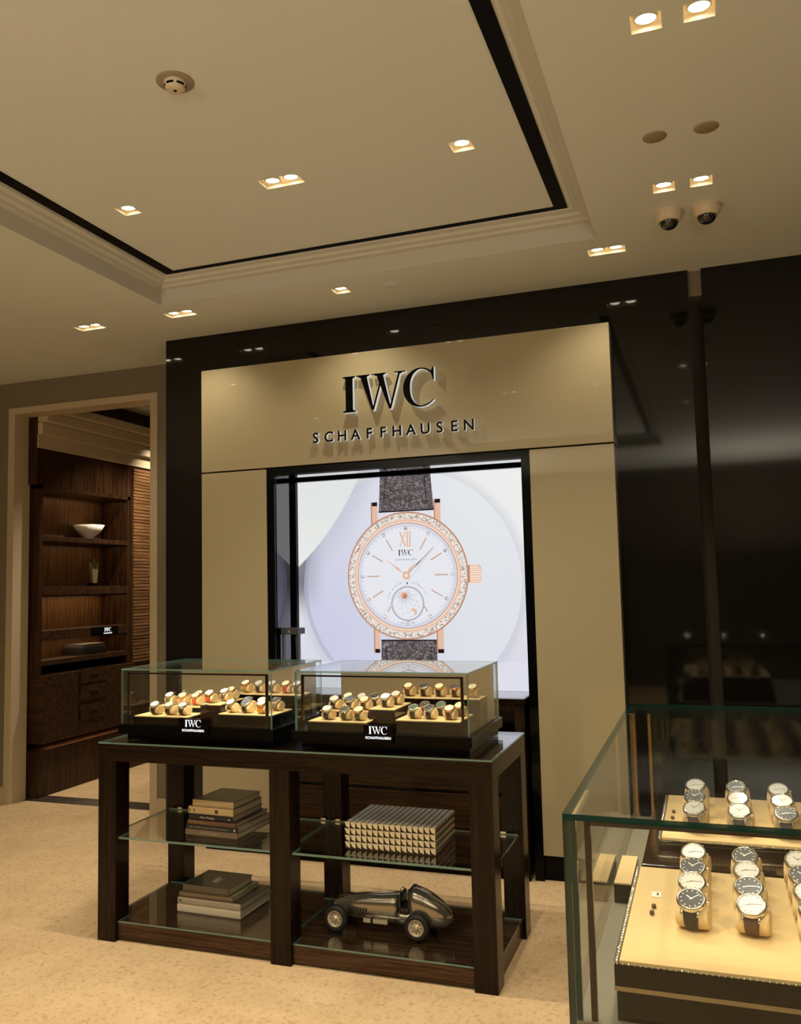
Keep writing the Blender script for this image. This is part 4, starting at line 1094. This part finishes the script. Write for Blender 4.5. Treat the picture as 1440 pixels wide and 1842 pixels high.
bm = NB(); box(bm, FX+.0125, FX+.024, FY0+.0125, FY0+.020, FZD, FZT-G-.001); obj('added_edge_strip', bm, GEDGE_D, t)  # added strip imitating the side pane's green thickness seen through the front
bm = NB(); box(bm, FX+.040, FXR-.04, FY0+.016, FY0+.026, FZT-.024, FZT-G-.002); obj('light_rail', bm, BRONZE, t)
BRASS = pbr('brushed_brass', (.72, .46, .17), .25, 1)
for xx in (FX+.012, FX+.066):
    bm = NB(); box(bm, xx, xx+.010, FY1-.045, FY1-.030, FZD, FZT-.03, bev=.001); obj('brass_upright', bm, BRASS, t)
bm = NB(); box(bm, FX+.026, FX+.062, FY1-.040, FY1-.028, FZD, FZT-.02); obj('door_stile', bm, BLK, t)
for k in range(3): spot('rail_spot', (-.18+k*.3, FY0+.05, FZT-.03), E_CASE*1.3, 130, .8, (-.15+k*.3, FY0+.35, FZD), t, .006, (1, .84, .56))
for k in range(3): spot('rail_spot', (-.18+k*.3, -2.1, FZT-.02), E_CASE*1.3, 130, .8, (-.15+k*.3, -1.9, FZD), t, .006, (1, .84, .56))
# small block with lit edge
q = thing('display_block', 'small black display block with suede top inside the counter showcase', 'display block', (-.27, -2.2, FZD))
bm = NB(); box(bm, -.272, -.226, -2.30, -2.06, FZD+.0005, .793, bev=.001); obj('block_body', bm, BLK, q)
bm = NB(); box(bm, -.271, -.227, -2.299, -2.061, .793, .797); obj('suede_top', bm, TRAY, q)
def crystal_rows(bm, pts):
    for (x, y, z, r) in pts:
        lathe(bm, [(0, -r*.8), (r*.7, -r*.35), (r, 0), (r*.6, r*.6), (0, r*.7)], (x, y, z), (0, 0, 1), 6)
# front tray, platform and second tray
TX1 = .40
def big_tray(x0, x1, y0, y1, z0, z1, lab, name='display_tray'):
    q = thing(name, lab, 'display tray', ((x0+x1)/2, (y0+y1)/2, z0))
    bm = NB(); box(bm, x0+.003, x1, y0+.003, y1, z0+.0005, z0+(z1-z0)*.52, bev=.0015); box(bm, x0, x1, y0, y1, z0+(z1-z0)*.60, z1-.006, bev=.0015); obj('tray_body', bm, BLK, q)
    bm = NB(); box(bm, x0-.0005, x1, y0-.0005, y1, z0+(z1-z0)*.52, z0+(z1-z0)*.60); obj('chrome_band', bm, CHROMEW, q)
    bm = NB(); box(bm, x0+.010, x1-.004, y0+.006, y1-.004, z1-.006, z1+.0015, bev=.0006); obj('suede_top', bm, TRAY, q)
    bm = NB(); pts = []
    n_ = int((y1-y0)/.014)
    for k in range(n_): pts.append((x0+.0045, y0+.008+k*.014, z1-.001, .0064))
    n_ = int((x1-x0)/.011)
    for k in range(n_): pts.append((x0+.006+k*.011, y0+.003, z1-.004, .0032))
    crystal_rows(bm, pts); obj('crystal_edging', bm, CHROME, q)
big_tray(-.207, TX1, -2.93, -2.34, FZD, .857, 'front tray with crystal edging and suede top in the counter showcase')
q = thing('display_platform', 'brown lacquer platform behind the front tray in the counter showcase', 'platform', (.1, -1.95, FZD))
bm = NB(); box(bm, -.195, TX1, -2.335, -1.50, FZD+.0005, .862, bev=.002); obj('platform_body', bm, BRN, q)
big_tray(-.160, TX1, -2.20, -1.70, .8625, .892, 'rear tray with crystal edging on the brown platform in the counter showcase')
# raised block at the back right with another tray
# watches on the big trays
k = 0
for (y, zz, sc, w_, rowname) in ((-2.72, .8588, 1.3, 4, 'front tray, first row'), (-2.61, .8588, 1.3, 4, 'front tray, second row'), (-2.50, .8588, 1.3, 4, 'front tray, third row'), (-2.39, .8588, 1.3, 4, 'front tray, back row'), (-2.10, .8938, 1.3, 4, 'rear tray, front row'), (-1.96, .8938, 1.3, 4, 'rear tray, middle row'), (-1.82, .8938, 1.3, 4, 'rear tray, back row')):
    for i in range(w_):
        x = -.060+i*.118
        strap, dial = [('black', 'black'), ('brown', 'silver'), ('black', 'white'), ('grey', 'black'), ('steel', 'silver')][(k) % 5]; k += 1
        cushion(x, y, zz, sc, -.15, 'suede roll under the %s watch, %s of the counter showcase' % (ORD[i], rowname), 'watch cushions in the counter showcase')
        watch(x, y, zz, sc, -.15, strap, dial, 'steel', 'steel watch with %s dial, %s on the %s, counter showcase' % (dial, ORD[i], rowname), 'watches in the counter showcase')
# cufflinks and tags on the tray
CUFF = pbr('cufflink_dark', (.10, .06, .03), .3, .5)
for (x, y, zz, lab) in ((-.150, -2.67, .8588, 'nearer small dark cufflink on the front tray'), (-.148, -2.63, .8588, 'farther small dark cufflink on the front tray'), (-.128, -2.00, .8938, 'front small dark cufflink on the rear tray'), (-.127, -1.93, .8938, 'back small dark cufflink on the rear tray')):
    q = thing('cufflink', lab, 'cufflink', (x, y, zz))
    bm = NB(); lathe(bm, [(0, 0), (.005, .001), (.0055, .005), (.004, .009), (0, .010)], (x, y, zz), (0, 0, 1), 14); obj('button', bm, CUFF, q)
    bm = NB(); cyl(bm, (x, y-.004, zz+.001), (x+.001, y-.016, zz+.001), .0007, seg=6); obj('stem', bm, CHROME, q)
for (x, y, zz, lab) in ((-.148, -2.545, .8590, 'white price tag with dark print on the front tray'), (-.130, -2.10, .8940, 'white price tag on the rear tray')):
    q = thing('price_tag', lab, 'price tag', (x, y, zz))
    bm = NB(); box(bm, x-.010, x+.012, y-.015, y+.020, zz, zz+.0012); obj('card', bm, SMALLTAG, q)
    bm = NB(); box(bm, x+.002, x+.006, y-.004, y+.008, zz+.0013, zz+.0022); obj('printed_mark', bm, CUFF, q)

# ================================================================== NEXT ROOM
XB = -5.0
bm = NB(); box(bm, -7.5, XB-.001, 1.93, 4.2, 0, 3.4); box(bm, -7.5, XB-.45, .74, 1.93, 0, 3.4); box(bm, XB-.45, XB-.001, .74, 1.93, 2.47, 3.4); struct('wall_next_room_left', bm, W_FARZ)
bm = NB(); box(bm, XB, -3.0, 3.0, 3.1, 0, 3.4); struct('wall_next_room_back', bm, WALLG)
bm = NB(); box(bm, -3.5, -3.4, .74, 3.0, 0, 3.4); struct('wall_next_room_right', bm, WALLG)
bm = NB(); box(bm, -7.5, -3.0, .74, 3.1, 3.40, 3.45); struct('ceiling_next_room', bm, CEIL)
bm = NB(); box(bm, XB, XB+.10, .74, 3.0, 2.97, 3.05, bev=.01); box(bm, XB, XB+.05, .74, 3.0, 2.87, 2.97, bev=.01); box(bm, XB, XB+.16, .74, 3.0, 3.05, 3.12, bev=.01); box(bm, XB, XB+.01, .74, 3.0, 2.765, 2.87)
struct('trim_6', bm, CREAMT)
bm = NB(); box(bm, -5.2, -3.5, .9, 1.35, 3.30, 3.40); box(bm, -5.0, -4.75, 1.35, 3.0, 3.28, 3.40); struct('trim_7', bm, CEILW)
q = thing('air_vent', 'dark slot vent in the ceiling of the next room', 'vent', (-5.05, 2.2, 3.28))
bm = NB(); box(bm, -4.62, -4.40, 1.75, 1.80, 3.392, 3.3995); obj('vent_slot', bm, GAP, q)
# reeded panelling right of the shelving
q = thing('reeded_panel', 'horizontally reeded lit wood panelling beyond the opening at left', 'wall panel', (XB, 2.4, .95))
bm = NB()
for k in range(60):
    zz = .95+k*.030
    box(bm, XB, XB+.010+.003*((k*7) % 3), 1.96, 2.98, zz, zz+.024)
obj('reeds', bm, wood('reed_wood', (.10, .045, .018), (.26, .13, .05), 1, .4, .1, 30), q)
XW = XB; XB = XB-.302
# shelving
q = thing('wall_shelving', 'tall dark wood shelving seen through the opening at left', 'shelving', (XB+.2, 1.4, 0))
bm = NB()
ya, yb, dp = .78, 1.925, .30
box(bm, XB, XB+dp, yb-.035, yb, .95, 2.48); box(bm, XB, XB+dp, ya, ya+.035, .95, 2.48); box(bm, XB, XB+dp, ya, yb, 2.44, 2.48)
obj('shelving_frame', bm, W_FARZ, q)
for (za, zb_) in ((2.02, 2.06), (1.58, 1.65), (1.22, 1.298), (1.02, 1.063)):
    bm = NB(); box(bm, XB, XB+dp, ya+.035, yb-.035, za, zb_, bev=.003); obj('shelf_board', bm, W_FAR, q)
bm = NB(); box(bm, XB, XB+.008, ya+.035, yb-.035, 1.063, 2.44); obj('reeded_back', bm, wood('back_reed', (.05, .022, .010), (.15, .075, .030), 2, .35, .2, 46), q)
for (z_, en) in ((2.425, 1.2), (2.01, 1.2), (1.57, 3.2), (1.21, 1.6)):
    area('shelf_light', (XB+.15, (ya+yb)/2, z_), .2, en*.55, (0, 0, 0), (1, .66, .32), 1.0, q)
q = thing('drawer_unit', 'dark wood drawer unit under the shelving beyond the opening', 'cabinet', (XB+.25, 1.4, 0))
bm = NB(); box(bm, XB, XB+.35, ya, yb, .42, .948, bev=.003); obj('unit_body', bm, W_FAR, q)
bm = NB(); box(bm, XB, XB+.30, ya, yb, .0005, .36); obj('unit_base', bm, W_FARZ, q)
for zz in (.60, .76, .90):
    bm = NB(); box(bm, XB+.352, XB+.362, 1.20, 1.52, zz-.06, zz+.06, bev=.002); d_ = obj('drawer', bm, W_FAR, q)
    bm = NB(); box(bm, XB+.362, XB+.375, 1.32, 1.42, zz+.010, zz+.018); obj('handle', bm, CHROMEW, d_)
area('base_light', (XB+.28, 1.4, .41), .05, 1.2, (0, 0, 0), (1, .66, .35), 1.0, q)
# things on the shelves
q = thing('bowl', 'white bowl on the top shelf beyond the opening', 'bowl', (XB+.16, 1.53, 2.0605))
bm = NB(); lathe(bm, [(0, 0), (.04, 0), (.05, .03), (.10, .07), (.135, .13), (.130, .13), (.095, .075), (.0, .04)], (XB+.16, 1.53, 2.0605)); obj('bowl_body', bm, pbr('bowl_white', (.85, .80, .70), .4), q)
q = thing('trophy', 'glass star trophy on the shelf below the white bowl', 'trophy', (XB+.16, 1.60, 1.6505))
bm = NB(); box(bm, XB+.13, XB+.19, 1.56, 1.64, 1.651, 1.68, bev=.003); obj('trophy_base', bm, BLK, q)
bm = NB()
prism(bm, [(1.575, 1.68), (1.625, 1.68), (1.650, 1.86), (1.60, 1.80), (1.55, 1.86)], XB+.145, XB+.175, plane='yz')
obj('crystal_body', bm, pbr('crystal', (.35, .28, .16), .08, .6), q)
bm = NB(); st = []
for k_ in range(10):
    rr = .045 if k_ % 2 == 0 else .020; st.append((1.60+rr*math.sin(k_*PI/5), 1.85+rr*math.cos(k_*PI/5)))
prism(bm, st, XB+.150, XB+.170, plane='yz'); obj('star', bm, CHROMEW, q)
q = thing('nameplate', 'small white lit nameplate on the shelf beyond the opening', 'sign', (XB+.32, 1.60, 1.225))
bm = NB(); box(bm, XB+.302, XB+.312, 1.40, 1.75, 1.222, 1.292); obj('plate', bm, BLK, q)
bm = NB(); ls, wd_ = serif_word(.032, .03, .0006)
for l_ in ls: merge(bm, l_, Matrix.Translation((XB+.3125, 1.56, 1.252)) @ Matrix.Rotation(PI/2, 4, 'Z') @ Matrix.Rotation(PI/2, 4, 'X'))
l_ = text_bm('SCHAFFHAUSEN', .014, .0002, 1.1, bold=.0004); merge(bm, l_, Matrix.Translation((XB+.3127, 1.605, 1.232)) @ Matrix.Rotation(PI/2, 4, 'Z') @ Matrix.Rotation(PI/2, 4, 'X'))
obj('lit_lettering', bm, WHITE_LIT, q)
for i_, (c_, lab) in enumerate((((.02, .018, .016), 'black book at the bottom on the shelf beyond the opening'), ((.03, .028, .03), 'dark book on the far shelf with grey spine'), ((.10, .09, .085), 'grey book on top of the far shelf pile'))):
    bm = NB(); box(bm, XB+.05, XB+.25, 1.36, 1.68-.02*i_, 1.0635+i_*.03, 1.0925+i_*.03, bev=.001)
    bt = thing('book', lab, 'book', (XB+.15, 1.5, 1.0635+i_*.03), 'books on the far shelf'); obj('cover', bm, pbr('far_book', c_, .4), bt)
XB = XW
spot('reed_wash', (XB+.45, 2.25, 3.25), 90, 80, .8, (XB, 2.3, 1.9), None)
spot('next_room_fill', (-4.3, 1.6, 3.27), 170, 110, .8)  # unseen lamp added to brighten the next room
for o in bpy.data.objects:
    if '_w' in o: del o['_w']
